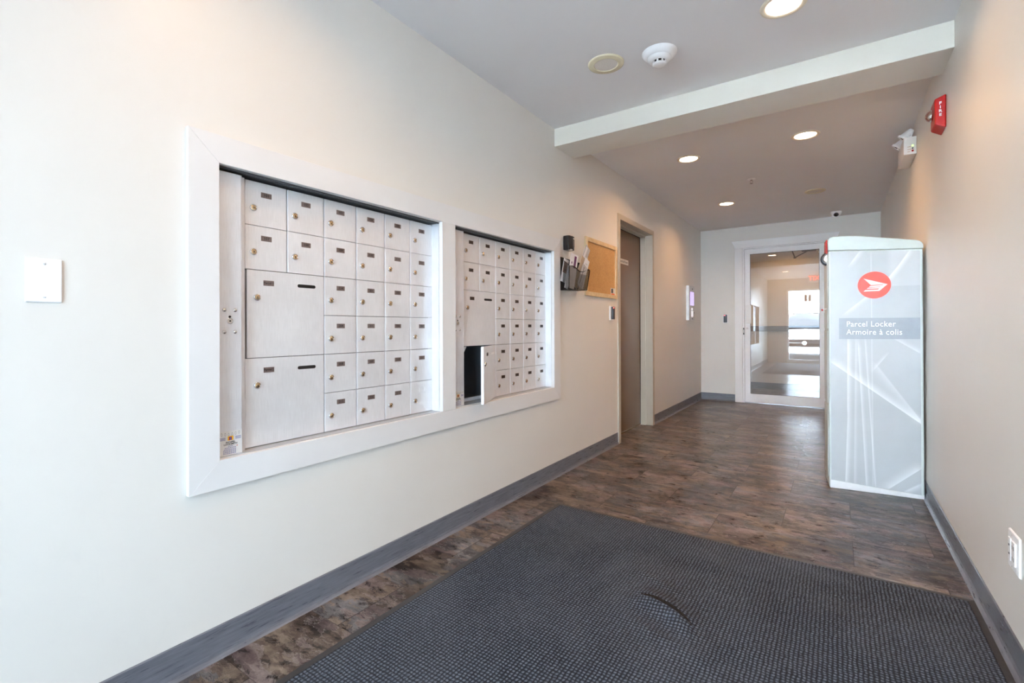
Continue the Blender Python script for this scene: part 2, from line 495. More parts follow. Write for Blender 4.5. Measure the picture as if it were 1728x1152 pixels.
# the hall beyond the glass door
bm = BM(); box(bm, -1.6, 3.6, HALL, HALL + 0.12, 0, H); structure(obj('wall_hall', bm, M_WALL))
bm = BM(); box(bm, -1.72, -1.6, YB + 0.14, HALL, 0, H); structure(obj('wall_hall_left', bm, M_WALL))
bm = BM(); box(bm, 3.6, 3.72, YB + 0.14, HALL, 0, H); structure(obj('wall_hall_right', bm, M_WALL))
bm = BM(); box(bm, -1.6, 3.6, HALL - 0.02, HALL, 0.992, 1.066); box(bm, -1.6, 3.6, HALL - 0.028, HALL, 0.975, 0.992)
structure(obj('trim_5', bm, M_BASE, bevel=0.004))
bm = BM(); box(bm, -1.6, 3.6, HALL - 0.008, HALL, 0, BASE); structure(obj('baseboard_hall', bm, M_BASE))

# closet behind the brown door keeps it dark in the gaps
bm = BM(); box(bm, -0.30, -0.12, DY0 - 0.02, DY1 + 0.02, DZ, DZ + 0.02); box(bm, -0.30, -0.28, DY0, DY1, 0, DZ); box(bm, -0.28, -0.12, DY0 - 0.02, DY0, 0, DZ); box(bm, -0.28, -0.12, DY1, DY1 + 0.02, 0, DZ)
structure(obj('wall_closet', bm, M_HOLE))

# dropped beam
bm = BM(); box(bm, 0, W, B0, B1, BZ, H)
structure(obj('trim_2', bm, M_BEAM, bevel=0.002), 'off-white dropped beam crossing the ceiling from wall to wall', 'beam')

# cove baseboards with a rounded toe
def cove(bm, y0, y1, side):
    s = 1 if side == 'L' else -1
    x = 0 if side == 'L' else W
    pr = [(0, 0), (0.017, 0), (0.013, 0.004), (0.0075, 0.012), (0.0045, 0.024), (0.0045, BASE - 0.003), (0.002, BASE), (0, BASE)]
    prism(bm, [(x + s * a, b) for a, b in pr], y0, y1, 'y')
bm = BM(); cove(bm, YE, 2.394, 'L'); cove(bm, 2.3955, DY0, 'L'); cove(bm, DY1, YB, 'L'); structure(obj('baseboard_left', bm, M_BASE))
bm = BM(); cove(bm, YE, YB, 'R'); structure(obj('baseboard_right', bm, M_BASE))
bm = BM()
prr = [(0, 0), (-0.017, 0), (-0.0075, 0.012), (-0.0045, 0.024), (-0.0045, BASE), (0, BASE)]
prism(bm, [(YB + a, b) for a, b in prr], 0.0, 0.4575, 'x'); prism(bm, [(YB + a, b) for a, b in prr], 1.64, W, 'x')
structure(obj('baseboard_back', bm, M_BASE))

# ------------------------------------------------------------------ mailbox trim frame (mitred boards)
T = 0.018
O = {'bl': (0.630, 0.5408), 'tl': (0.630, 1.6654), 'tr': (2.972, 1.6775), 'br': (2.972, 0.5470)}
I = {'bl': (0.718, 0.6325), 'tl': (0.718, 1.5765), 'tr': (2.882, 1.5825), 'br': (2.882, 0.6350)}
g = 0.0003
bm = BM()
prism(bm, [O['bl'], I['bl'], I['tl'], O['tl']], 0, T, 'x')
prism(bm, [(O['tl'][0] + g, O['tl'][1]), (I['tl'][0] + g, I['tl'][1]), (I['tr'][0] - g, I['tr'][1]), (O['tr'][0] - g, O['tr'][1])], 0, T, 'x')
prism(bm, [O['tr'], I['tr'], I['br'], O['br']], 0, T, 'x')
prism(bm, [(O['br'][0] - g, O['br'][1]), (I['br'][0] - g, I['br'][1]), (I['bl'][0] + g, I['bl'][1]), (O['bl'][0] + g, O['bl'][1])], 0, T, 'x')
prism(bm, [(1.751, 0.6345), (1.8485, 0.6345), (1.8485, 1.5795), (1.751, 1.5795)], 0, T, 'x')
structure(obj('trim_1', bm, M_TRIM, bevel=0.0007), 'flat white painted trim boards around both banks of mailboxes', 'trim')

# ------------------------------------------------------------------ MAILBOX BANKS
def grey_plate(name, c):
    t = NT(name)
    t.set(color=t.ramp(t.noise(t.coords(), 160, 3), [(0.3, tuple(x * 0.85 for x in c)), (0.7, tuple(x * 1.15 for x in c))]), rough=0.35)
    return t.m
M_PLATE1 = grey_plate('brown_grey_number_plate', (0.155, 0.115, 0.105))
M_PLATE2 = grey_plate('dark_brown_number_plate', (0.030, 0.016, 0.012))
M_STICK = plain('white_sticker', (0.72, 0.73, 0.73), 0.35, 0, 0.02)
M_YEL = plain('yellow_ink', (0.85, 0.52, 0.03), 0.5)
M_BLUE = plain('blue_ink', (0.10, 0.11, 0.33), 0.5)

XD = -0.050                     # door face plane
LOCK_BM = {}
def lock_bm(p, big=False):
    bm = BM()
    M = axis_matrix(p, (1, 0, 0))
    r = 0.0124
    lathe(bm, [(r, 0), (r, 0.003), (r * 0.93, 0.0052), (r * 0.74, 0.0062), (r * 0.70, 0.0048)], M, 20, 0, cap=False)
    lathe(bm, [(r * 0.70, 0.0048), (r * 0.66, 0.0052), (0, 0.0055)], M, 20, 1, cap=False)
    Mk = frame_matrix(Vector(p) + Vector((0.0054, 0, 0)), (0, 1, 0), (0, 0, 1))
    lathe(bm, [(0.0019, 0), (0.0019, 0.0005), (0, 0.0006)], Mk @ Matrix.Translation((0, 0.001, 0)), 10, 2)
    box(bm, -0.0011, 0.0011, -0.0045, 0.001, 0, 0.0006, 2, Mk)
    return bm

def plate_bm(y, z, txt, w=0.038, h=0.0185, size=0.0145):
    bm = BM()
    box(bm, XD, XD + 0.0009, y - w / 2, y + w / 2, z - h / 2, z + h / 2, 0)
    if txt: text_into(bm, txt, size, on_left_wall(XD + 0.0011, y, z + 0.0002), 1, 0.0002, bold=0.0002)
    return bm

def door_leaf(y0, y1, z0, z1, slot=None, th=0.014):
    """folded sheet door: rounded hinge edges, optional rounded slot cut as a dark recess"""
    bm = BM()
    c = 0.003
    pr = [(XD - th, y0), (XD - c, y0), (XD - c * 0.3, y0 + c * 0.3), (XD, y0 + c), (XD, y1 - 0.0012), (XD - 0.0012, y1), (XD - th, y1)]
    prism(bm, pr, z0, z1, 'z')
    return bm

def slot_bm(y0, y1, z, h=0.0125):
    bm = BM()
    pts = []
    r = h / 2
    for k in range(9):
        a = PI / 2 + PI * k / 8; pts.append((y0 + r + r * math.cos(a), z + r * math.sin(a)))
    for k in range(9):
        a = -PI / 2 + PI * k / 8; pts.append((y1 - r + r * math.cos(a), z + r * math.sin(a)))
    prism(bm, pts, XD - 0.002, XD + 0.0004, 'x')
    return bm

def mailbox_bank(name, label, oy0, oy1, gy0, gy1, zt, zb, numbers, blank, plate_mat, parcel_names, ajar):
    root = thing(name, label, 'mailboxes', (0, (oy0 + oy1) / 2, zb))
    p = (gy1 - gy0) / 6; q = (zt - zb) / 6
    # carcass: back, sides, shelves (open fronts)
    bm = BM()
    xb = -0.40
    box(bm, xb, xb + 0.004, gy0 - 0.02, gy1 + 0.004, zb, zt)
    for k in range(7):
        y = gy0 + k * p
        if k == 1: box(bm, xb, XD - 0.034, y - 0.001, y + 0.001, zb + 4 * q, zt)
        else: box(bm, xb, XD - 0.034, y - 0.001, y + 0.001, zb, zt)
    for k in range(7):
        z = zb + k * q
        if k in (1, 3): box(bm, xb, XD - 0.034, gy0 + 2 * p, gy1, z - 0.001, z + 0.001)
        else: box(bm, xb, XD - 0.034, gy0, gy1, z - 0.001, z + 0.001)
    obj('carcass', bm, M_ALUIN, root)
    # surround channel lining the opening
    bm = BM()
    box(bm, XD - 0.03, -0.004, oy0 + 0.001, oy1 - 0.001, zt + 0.0065, zt + 0.0085)
    box(bm, XD - 0.03, XD - 0.022, oy0 + 0.001, oy1 - 0.001, zt - 0.002, zt + 0.007)
    box(bm, -0.012, -0.004, oy0 + 0.001, oy1 - 0.001, zt + 0.0035, zt + 0.0065)
    box(bm, -0.026, -0.022, oy0 + 0.001, oy1 - 0.001, zt + 0.0045, zt + 0.0065)
    obj('head_channel', bm, M_DKCH, root)
    bm = BM(); box(bm, XD - 0.03, -0.002, oy0 + 0.001, oy1 - 0.001, zb - 0.0035, zb - 0.0010); obj('sill_channel', bm, M_ALUD, root)
    # right-hand aluminium angle and piano hinge
    bm = BM()
    box(bm, XD - 0.02, -0.004, oy1 - 0.0045, oy1 - 0.001, zb - 0.001, zt + 0.0045)
    box(bm, XD - 0.004, XD - 0.001, gy1 + 0.006, oy1 - 0.0045, zb - 0.001, zt + 0.003)
    obj('side_angle', bm, M_ALU, root)
    bm = BM()
    n = 74
    for k in range(n):
        z = zb + (zt - zb) * k / n
        lathe(bm, [(0.0024, 0), (0.0028, 0.001), (0.0028, (zt - zb) / n - 0.002), (0.0024, (zt - zb) / n - 0.001)], Matrix.Translation((XD, gy1 + 0.0055, z)), 8)
    obj('piano_hinge', bm, M_HINGE, root)
    # left lock rail
    ry0, ry1 = oy0 + 0.002, gy0 - 0.023
    bm = BM()
    prism(bm, [(XD - 0.03, ry0), (-0.020, ry0), (-0.0185, ry1 - 0.004), (-0.020, ry1), (-0.034, ry1 + 0.002), (-0.036, gy0 - 0.006), (XD - 0.03, gy0 - 0.006)], zb - 0.004, zt - 0.002, 'z')
    rail = obj('lock_rail', bm, M_RAIL, root)
    yc = (oy0 + ry1) / 2 + 0.004
    for dy in (-0.0168, 0.0168):
        for z in (1.1112, 1.039):
            bm = BM(); lathe(bm, [(0.0068, 0), (0.0062, 0.0022), (0.0035, 0.0042), (0, 0.0048)], axis_matrix((-0.0195, yc + dy, z), (1, 0, 0)), 14)
            obj('rivet', bm, M_CHROME, rail)
    bm = BM()
    Mx = axis_matrix((-0.0195, yc, 1.0755), (1, 0, 0))
    lathe(bm, [(0.0100, 0), (0.0100, 0.003), (0.0078, 0.004), (0.0074, 0.003)], Mx, 20, 0, cap=False)
    lathe(bm, [(0.0074, 0.003), (0, 0.0032)], Mx, 20, 1, cap=False)
    lathe(bm, [(0.0028, 0.0032), (0.0028, 0.0036), (0, 0.0037)], Mx, 10, 2)
    lathe(bm, [(0.004, 0), (0.004, 0.0012), (0, 0.0013)], axis_matrix((-0.0195, yc, 1.0895), (1, 0, 0)), 12, 2)
    lk = obj('rail_lock', bm, [M_CHROME, M_STEEL, M_HOLE], rail); lk['label'] = 'chrome master lock with a dark keyhole'
    # printed sticker at the foot of the rail
    sy0, sy1, sz0, sz1 = oy0 + 0.012, ry1 - 0.002, zb - 0.002, zb + 0.077
    bm = BM(); box(bm, -0.0190, -0.0183, sy0, sy1, sz0, sz1, 0)
    xs = -0.0180
    ymid = (sy0 + sy1) / 2; sw = sy1 - sy0
    for k in range(6):                       # chain drawn along the top
        yy = sy0 + sw * (0.12 + 0.15 * k); zz = sz1 - 0.009 - 0.003 * (1 - abs(k - 2.5) / 2.5)
        Mr = axis_matrix((xs, yy, zz), (1, 0, 0)) @ Matrix.Diagonal((0.7, 1.4, 1, 1))
        lathe(bm, [(0.0036, 0), (0.0036, 0.0003), (0.0029, 0.0003), (0.0029, 0)], Mr, 12, 4, cap=False)
    box(bm, xs, xs + 0.0003, ymid - 0.009, ymid + 0.009, sz1 - 0.031, sz1 - 0.017, 1)
    box(bm, xs + 0.0003, xs + 0.0005, ymid - 0.0055, ymid + 0.0045, sz1 - 0.030, sz1 - 0.019, 5)
    box(bm, xs + 0.0005, xs + 0.0007, ymid - 0.003, ymid + 0.003, sz1 - 0.029, sz1 - 0.021, 2)
    for s_, sz, z_, mi in (('RICHPEL', 0.0078, 0.037, 3), ('LOCKSMITH', 0.0078, 0.0435, 3)):
        text_into(bm, s_, sz, on_left_wall(xs + 0.0002, ymid, sz1 - z_), mi, 0.0001, bold=0.0002)
    for k, (z_, wd) in enumerate(((0.050, 0.22), (0.055, 0.5), (0.060, 0.58), (0.0645, 0.62), (0.069, 0.62), (0.0735, 0.62))):
        a = ymid - sw * wd / 2; 
        for j in range(int(4 + wd * 6)):
            w_ = sw * wd / (4 + wd * 6)
            box(bm, xs, xs + 0.0002, a + j * w_, a + (j + 0.72) * w_, sz1 - z_ - 0.0010, sz1 - z_ + 0.0010, 2)
    for yy in (sy0 + sw * 0.16, sy1 - sw * 0.17):
        for dz in (0.0205, 0.024, 0.0275):
            box(bm, xs, xs + 0.0002, yy - 0.009, yy + 0.009, sz1 - dz - 0.0010, sz1 - dz + 0.0006, 2)
    box(bm, xs, xs + 0.0003, ymid + 0.019, ymid + 0.0225, sz1 - 0.0525, sz1 - 0.050, 5)
    st = obj('locksmith_sticker', bm, [M_STICK, M_YEL, M_BLUE, M_BLACKINK, M_ALUIN, M_RED], rail)
    st['label'] = 'white printed sticker with a small yellow square'
    # doors
    idx = 0
    for r in range(6):
        for c in range(6):
            z1 = zt - r * q; z0 = z1 - q; y0 = gy0 + c * p; y1 = y0 + p
            gx, gz = 0.0019, 0.0012
            if r >= 2 and c < 2: continue
            bmd = door_leaf(y0 + gx, y1 - gx, z0 + gz, z1 - gz)
            d = obj('mailbox_door', bmd, M_ALU, root)
            jz = random.uniform(-0.0008, 0.0008)
            txt = numbers[idx] if idx < len(numbers) else ''
            if (r, c) in blank:
                bmp = BM()
                yy, zz = y0 + 0.0765, z1 - 0.0425
                for a in ((-0.018, 0.018, 0.0095, 0.0105), (-0.018, 0.018, -0.0105, -0.0095), (-0.018, -0.017, -0.01, 0.01), (0.017, 0.018, -0.01, 0.01)):
                    box(bmp, XD, XD + 0.0012, yy + a[0], yy + a[1], zz + a[2], zz + a[3])
                o = obj('plate_holder', bmp, M_ALU, d); o['label'] = 'empty bare metal number holder'
            else:
                obj('number_plate', plate_bm(y0 + 0.0765, z1 - 0.0425 + jz, txt), [plate_mat, M_BLACKINK], d)
            obj('door_lock', lock_bm((XD, y0 + 0.0305, z1 - 0.0935 + jz)), [M_CHROME, M_BRASS, M_HOLE], d)
            idx += 1
    for k, r in enumerate((2, 4)):
        z1 = zt - r * q; z0 = z1 - 2 * q
        inset = 0.008 if ajar == r else 0.0014
        sw_ = BM()
        y0 = gy0 + inset; y1 = gy0 + 2 * p - 0.0014
        opened = (ajar == 'open' and r == 4)
        par = root
        if opened:
            hinge = Vector((XD, y1, 0))
            Mh = Matrix.Translation(hinge) @ Matrix.Rotation(math.radians(24.5), 4, 'Z') @ Matrix.Translation(-hinge)
        def place(b):
            if opened: b.transform(Mh)
            return b
        d = obj('parcel_door', place(door_leaf(y0, y1, z0 + 0.0012, z1 - 0.0012, th=0.016)), M_ALU, root)
        d['label'] = 'large parcel door standing open' if opened else 'large closed parcel door with a narrow slot'
        obj('number_plate', place(plate_bm(gy0 + 0.0845, z1 - 0.0445, parcel_names[k], 0.038, 0.0185, 0.0115)), [plate_mat, M_BLACKINK], d)
        obj('door_lock', place(lock_bm((XD, gy0 + 0.0425 if not opened else gy0 + 0.030, z1 - 0.0965))), [M_CHROME, M_BRASS, M_HOLE], d)
        obj('mail_slot', place(slot_bm(gy0 + 0.195, gy0 + 0.270, z1 - 0.0455)), M_HOLE if not opened else M_WHITEINK, d)
        if opened:
            bm = BM()      # gusset and front lip inside the open compartment
            prism(bm, [(gy0 + 0.001, z1 - 0.003), (gy0 + 0.001, z1 - 0.075), (gy0 + 0.0035, z1 - 0.075), (gy0 + 0.060, z1 - 0.003)], XD - 0.022, XD - 0.020, 'x')
            box(bm, XD - 0.022, XD - 0.034, gy0 + 0.001, y1, z0 + 0.001, z0 + 0.020)
            obj('compartment_lip', bm, M_ALU, root)
    return root

N1 = ['101', '102', '103', '104', '105', '106', '107', '108', '109', '110', '111', '112', '114', '201', '202', '203', '204', '205', '206', '207',
      '208', '209', '210', '211', '212', '214', '215', '']
N2 = ['216', '301', '302', '303', '304', '305', '306', '307', '308', '309', '310', '311', '312', '314', '315', '316', '401', '402', '403', '404',
      '405', '406', '407', '408', '409', '410', '411', '412']
mailbox_bank('mailbox_bank', 'left bank of silver mailboxes, every door shut, one number plate missing', 0.718, 1.751, 0.828, 1.7515, 1.5675, 0.636, N1, {(5, 5)},
             M_PLATE1, ('Parcel 1', 'Parcel 2'), 2)
mailbox_bank('mailbox_bank', 'right bank of silver mailboxes with its lower parcel door hanging open', 1.849, 2.882, 1.981, 2.8985, 1.5705, 0.638, N2, set(),
             M_PLATE2, ('Parcel 3', 'Parcel 4'), 'open')

# ------------------------------------------------------------------ blank wall plate near the camera
t = thing('blank_wall_plate', 'square white blank cover plate with two screws on the left wall', 'wall plate', (0, 0.316, 1.171))
bm = BM()
prism(bm, [(0, 1.1155), (0.0055, 1.1185), (0.0055, 1.2245), (0, 1.2275)], 0.2825, 0.3500, 'y')
obj('cover', bm, M_WPLAST, t, bevel=0.002, seg=2)
for z in (1.213, 1.130):
    bm = BM(); Mx = axis_matrix((0.0052, 0.317, z), (1, 0, 0))
    lathe(bm, [(0.0032, 0), (0.003, 0.0012), (0, 0.0015)], Mx, 14)
    box(bm, -0.0028, 0.0028, -0.0004, 0.0004, 0.0013, 0.0017, 1, Mx)
    obj('screw', bm, [M_WPLAST, M_HOLE], t)

# ------------------------------------------------------------------ black scent dispenser above the paper basket
t = thing('air_freshener', 'small glossy black dispenser box on the wall above the mesh basket', 'dispenser', (0, 3.10, 1.61))
bm = BM()
pr = [(0, 3.045), (0.040, 3.045), (0.052, 3.055), (0.056, 3.090), (0.052, 3.125), (0.040, 3.135), (0, 3.135)]
prism(bm, pr, 1.612, 1.716, 'z')
obj('body', bm, M_BLACKP, t, bevel=0.006, seg=3)
bm = BM(); prism(bm, [(0.0555, 3.094), (0.0527, 3.122), (0.0535, 3.1225), (0.0565, 3.0945)], 1.640, 1.690, 'z'); obj('window', bm, plain('grey_smoked_plastic', (0.16, 0.14, 0.13), 0.15), t)
bm = BM(); prism(bm, [(0.0558, 3.096), (0.0535, 3.118), (0.0542, 3.1185), (0.0566, 3.0965)], 1.694, 1.700, 'z'); obj('badge', bm, M_WHITEINK, t)
bm = BM(); prism(bm, [(0.040, 3.052), (0.053, 3.062), (0.056, 3.088), (0.040, 3.088)], 1.610, 1.618, 'z'); obj('nozzle_plate', bm, M_CHROME, t)

# ------------------------------------------------------------------ black mesh wall basket with papers
def mesh_wire():
    t = NT('black_wire_mesh')
    co = t.coords()
    sep = t.node('ShaderNodeSeparateXYZ'); t.l.new(co, sep.inputs[0])
    u = t.math('ADD', sep.outputs[1], sep.outputs[0])
    a = t.math('ABSOLUTE', t.math('SINE', t.math('MULTIPLY', u, PI / 0.0024)))
    b = t.math('ABSOLUTE', t.math('SINE', t.math('MULTIPLY', sep.outputs[2], PI / 0.0024)))
    hole = t.math('GREATER_THAN', t.math('MINIMUM', a, b), 0.42)
    t.set(color=(0.012, 0.012, 0.013), rough=0.35, metal=0.3)
    t.put(t.b.inputs['Alpha'], t.math('SUBTRACT', 1.0, hole))
    return t.m
M_MESH = mesh_wire()
t = thing('wall_file_basket', 'black wire-mesh wall basket stuffed with letters beside the mailbox trim', 'basket', (0, 3.12, 1.31))
F = [(0.094, 2.955, 1.316), (0.094, 3.243, 1.330), (0.094, 3.295, 1.480), (0.094, 3.262, 1.484), (0.094, 3.22, 1.474), (0.094, 3.18, 1.460), (0.094, 3.13, 1.457), (0.094, 3.09, 1.468), (0.094, 3.05, 1.482), (0.094, 3.01, 1.486), (0.094, 2.963, 1.482)]
bm = BM()
fv = [bm.verts.new(v) for v in F]; bm.faces.new(fv)
obj('front_mesh', bm, M_MESH, t)
bm = BM(); tube(bm, [F[i % len(F)] for i in range(len(F) + 1)], 0.0038); obj('front_rim', bm, M_BLACKP, t)
bm = BM()
for pts in ([(0.004, 2.985, 1.316), (0.094, 2.955, 1.316), (0.094, 2.963, 1.482), (0.004, 2.985, 1.555)], [(0.004, 3.27, 1.330), (0.094, 3.243, 1.330), (0.094, 3.295, 1.480), (0.004, 3.30, 1.545)],
            [(0.004, 2.985, 1.316), (0.004, 3.27, 1.330), (0.094, 3.243, 1.330), (0.094, 2.955, 1.316)]):
    bm.faces.new([bm.verts.new(v) for v in pts])
obj('side_mesh', bm, M_MESH, t)
bm = BM(); prism(bm, [(2.985, 1.316), (3.27, 1.330), (3.30, 1.545), (2.985, 1.555)], 0.001, 0.004, 'x'); obj('back_panel', bm, M_BLACKP, t)
bm = BM(); tube(bm, [(0.005, 2.985, 1.555), (0.005, 3.30, 1.545), (0.005, 3.27, 1.33), (0.094, 3.243, 1.33)], 0.003); tube(bm, [(0.005, 2.985, 1.555), (0.094, 2.963, 1.484)], 0.0028); tube(bm, [(0.005, 3.30, 1.545), (0.094, 3.295, 1.482)], 0.0028)
obj('back_rim', bm, M_BLACKP, t)

def paper_mat(name, c): return plain(name, c, 0.6, 0, 0.03, 12)
M_PAPW = paper_mat('white_envelope_paper', (0.80, 0.80, 0.82))
M_PAPG = paper_mat('grey_envelope_paper', (0.50, 0.49, 0.50))
M_PAPT = paper_mat('kraft_paper', (0.52, 0.40, 0.28))
M_PURP = plain('purple_ink', (0.13, 0.025, 0.12), 0.5)
M_PIC = plain('flyer_picture', (0.30, 0.20, 0.16), 0.5, 0, 0.6, 60)
def paper(name, label, cat, c, w, h, tilt, x, m, extras=(), th=0.0018, lean=0.10):
    """c: (y, z) of the foot centre; tilt turns it in the wall plane"""
    M = frame_matrix((x, c[0], c[1]), (0, 1, 0), (lean, 0, 1)) @ Matrix.Rotation(-tilt, 4, 'Z')
    bm = BM(); box(bm, -w / 2, w / 2, 0, h, -th / 2, th / 2, 0, M)
    mats = [m]
    for k, (a, b, e, f, em) in enumerate(extras):
        box(bm, a * w - w / 2, b * w - w / 2, e * h, f * h, th / 2, th / 2 + 0.0003, k + 1, M); mats.append(em)
    o = obj(name, bm, mats)
    return tag(o, label, cat, 'letters in the mesh basket')
paper('flyer', 'photo flyer standing at the left end of the mesh basket', 'flyer', (2.985, 1.375), 0.075, 0.165, 0.16, 0.030, M_PAPW, ((0.12, 0.88, 0.40, 0.88, M_PIC),))
paper('envelope', 'tall plain white envelope at the left side of the mesh basket', 'envelope', (2.985, 1.328), 0.05, 0.165, 0.20, 0.055, M_PAPW)
paper('envelope', 'white envelope with a purple stripe standing in the mesh basket', 'envelope', (3.030, 1.332), 0.115, 0.245, 0.10, 0.066, M_PAPW, ((0.52, 0.80, 0.60, 0.95, M_PURP), (0.18, 0.30, 0.7, 0.76, M_PURP)))
paper('envelope', 'long grey envelope leaning far right out of the mesh basket', 'envelope', (3.135, 1.350), 0.080, 0.355, 0.50, 0.046, M_PAPG, ((0.15, 0.5, 0.5, 0.97, M_PAPW),))
paper('envelope', 'second grey envelope leaning behind the kraft one in the basket', 'envelope', (3.175, 1.356), 0.060, 0.340, 0.48, 0.038, M_PAPG, ((0.3, 0.7, 0.55, 0.97, M_PAPW),))
paper('envelope', 'narrow kraft paper envelope in the middle of the basket', 'envelope', (3.115, 1.348), 0.06, 0.245, 0.40, 0.062, M_PAPT)
paper('letter', 'crumpled white letter at the right of the basket in front of the cork board', 'letter', (3.180, 1.352), 0.080, 0.225, 0.36, 0.072, M_PAPW, ((0.2, 0.75, 0.62, 0.66, M_PAPG), (0.2, 0.7, 0.70, 0.74, M_PAPG), (0.3, 0.7, 0.80, 0.83, M_PAPG)))
paper('letter', 'grey lined letter lying low behind the front mesh of the basket', 'letter', (3.140, 1.350), 0.085, 0.17, 0.42, 0.084, M_PAPG, ((0.3, 0.36, 0.1, 0.9, M_BLACKINK),))

# ------------------------------------------------------------------ cork board
t = thing('cork_board', 'pine framed cork notice board between the basket and the brown door', 'notice board', (0, 3.72, 1.30))
cy0, cy1, cz0, cz1 = 3.395, 4.035, 1.303, 1.768
fw = 0.034
for nm, a in (('frame_side', (cy0, cy0 + fw, cz0, cz1)), ('frame_side', (cy1 - fw, cy1, cz0, cz1)), ('frame_rail', (cy0 + fw, cy1 - fw, cz0, cz0 + fw)), ('frame_rail', (cy0 + fw, cy1 - fw, cz1 - fw, cz1))):
    bm = BM(); box(bm, 0, 0.018, *a); obj(nm, bm, M_PINE, t, bevel=0.002)
bm = BM(); box(bm, 0.002, 0.008, cy0 + fw * 0.8, cy1 - fw * 0.8, cz0 + fw * 0.8, cz1 - fw * 0.8); obj('cork_panel', bm, M_CORK, t)
M_ORANGE = plain('orange_ink', (0.75, 0.14, 0.02), 0.5)
bm = BM(); box(bm, 0.008, 0.0086, 3.905, 4.001, 1.337, 1.395, 0); box(bm, 0.0086, 0.0089, 3.915, 3.955, 1.352, 1.390, 1); box(bm, 0.0086, 0.0089, 3.915, 3.992, 1.337, 1.349, 2)
o = obj('corner_sticker', bm, [M_STICK, M_DARKP, M_ORANGE], t); o['label'] = 'small white sticker with an orange edge'

# ------------------------------------------------------------------ card readers
def reader(loc_m, label, root_loc):
    t = thing('card_reader', label, 'card reader', root_loc)
    bm = BM(); box(bm, -0.036, 0.036, -0.062, 0.062, 0, 0.012, 0, loc_m); obj('back_plate', bm, M_WPLAST, t, bevel=0.003, seg=2)
    bm = BM(); box(bm, -0.023, 0.023, -0.055, 0.055, 0.012, 0.030, 0, loc_m); obj('sensor_body', bm, M_DARKP, t, bevel=0.004, seg=2)
    bm = BM(); box(bm, -0.018, 0.000, 0.040, 0.049, 0.030, 0.0315, 0, loc_m); obj('status_light', bm, M_RLED, t)
    return t
reader(on_left_wall(0, 3.925, 1.1765), 'card reader with a red light just left of the brown door', (0, 3.925, 1.1145))
reader(on_face_y(0.334, YB, 1.170), 'card reader with a red light on the back wall by the glass door', (0.334, YB, 1.108))

# ------------------------------------------------------------------ brown service door in a steel frame
d2 = bpy.data.objects.new('door_2', None); COL.objects.link(d2); d2.location = (0, (DY0 + DY1) / 2, 0)
structure(d2, 'brown steel door of the electrical room set deep in a beige steel frame', 'door')
FWD = 0.050; JD = -0.137
bm = BM()
for a, b in ((DY0, DY0 + FWD), (DY1 - FWD, DY1)):
    box(bm, -0.118, 0.014, a, b, 0, DZ)
box(bm, -0.118, 0.014, DY0 + FWD, DY1 - FWD, DZ - FWD, DZ)
# rebate stops
box(bm, -0.118, -0.062, DY0 + FWD, DY0 + FWD + 0.014, 0, DZ - FWD)
box(bm, -0.118, -0.062, DY1 - FWD - 0.014, DY1 - FWD, 0, DZ - FWD)
box(bm, -0.118, -0.062, DY0 + FWD + 0.014, DY1 - FWD - 0.014, DZ - FWD - 0.014, DZ - FWD)
obj('door_frame', bm, M_FRAME, d2, bevel=0.0015)
bm = BM(); box(bm, -0.165, -0.122, DY0 + FWD + 0.004, DY1 - FWD - 0.017, 0.012, DZ - FWD - 0.017); lf = obj('door_leaf', bm, M_DOORB, d2, bevel=0.001)
bm = BM(); box(bm, -0.150, -0.118, DY0 + FWD, DY1 - FWD, 0, 0.009); obj('threshold', bm, M_BRASS, d2)
bm = BM(); box(bm, -0.122, -0.1195, 4.415, 4.672, 1.682, 1.732, 0)
text_into(bm, 'Electrical Room', 0.036, on_left_wall(-0.1192, 4.5435, 1.707), 1, 0.0002, sx=0.95)
o = obj('door_sign', bm, [plain('beige_sign_plate', (0.62, 0.56, 0.47), 0.4), M_BLACKINK], lf); o['label'] = 'beige plate reading Electrical Room'

# ------------------------------------------------------------------ intercom panel
t = thing('intercom_panel', 'tall steel intercom with a violet screen at the far end of the left wall', 'intercom', (0, 6.59, 1.14))
bm = BM(); box(bm, 0, 0.040, 6.452, 6.735, 1.140, 1.600); obj('housing', bm, M_STEEL, t, bevel=0.003)
bm = BM(); box(bm, 0.040, 0.0415, 6.500, 6.700, 1.340, 1.520); obj('screen', bm, M_SCREEN, t)
bm = BM()
for r in range(4):
    for c in range(3): box(bm, 0.040, 0.043, 6.560 + c * 0.030, 6.584 + c * 0.030, 1.190 + r * 0.020, 1.205 + r * 0.020)
obj('keypad', bm, M_SCREENW, t)
bm = BM(); box(bm, 0.040, 0.042, 6.565, 6.625, 1.278, 1.305); obj('label_window', bm, M_SCREENW, t)
bm = BM(); lathe(bm, [(0.014, 0), (0.014, 0.002), (0, 0.003)], axis_matrix((0.040, 6.62, 1.56), (1, 0, 0)), 16); obj('camera_eye', bm, M_BLACKP, t)
bm = BM(); lathe(bm, [(0.012, 0), (0.012, 0.003), (0, 0.004)], axis_matrix((0.040, 6.60, 1.165), (1, 0, 0)), 16); lathe(bm, [(0.008, 0), (0.008, 0.004), (0, 0.005)], axis_matrix((0.040, 6.695, 1.245), (1, 0, 0)), 12)
obj('key_switch', bm, M_DARKP, t)

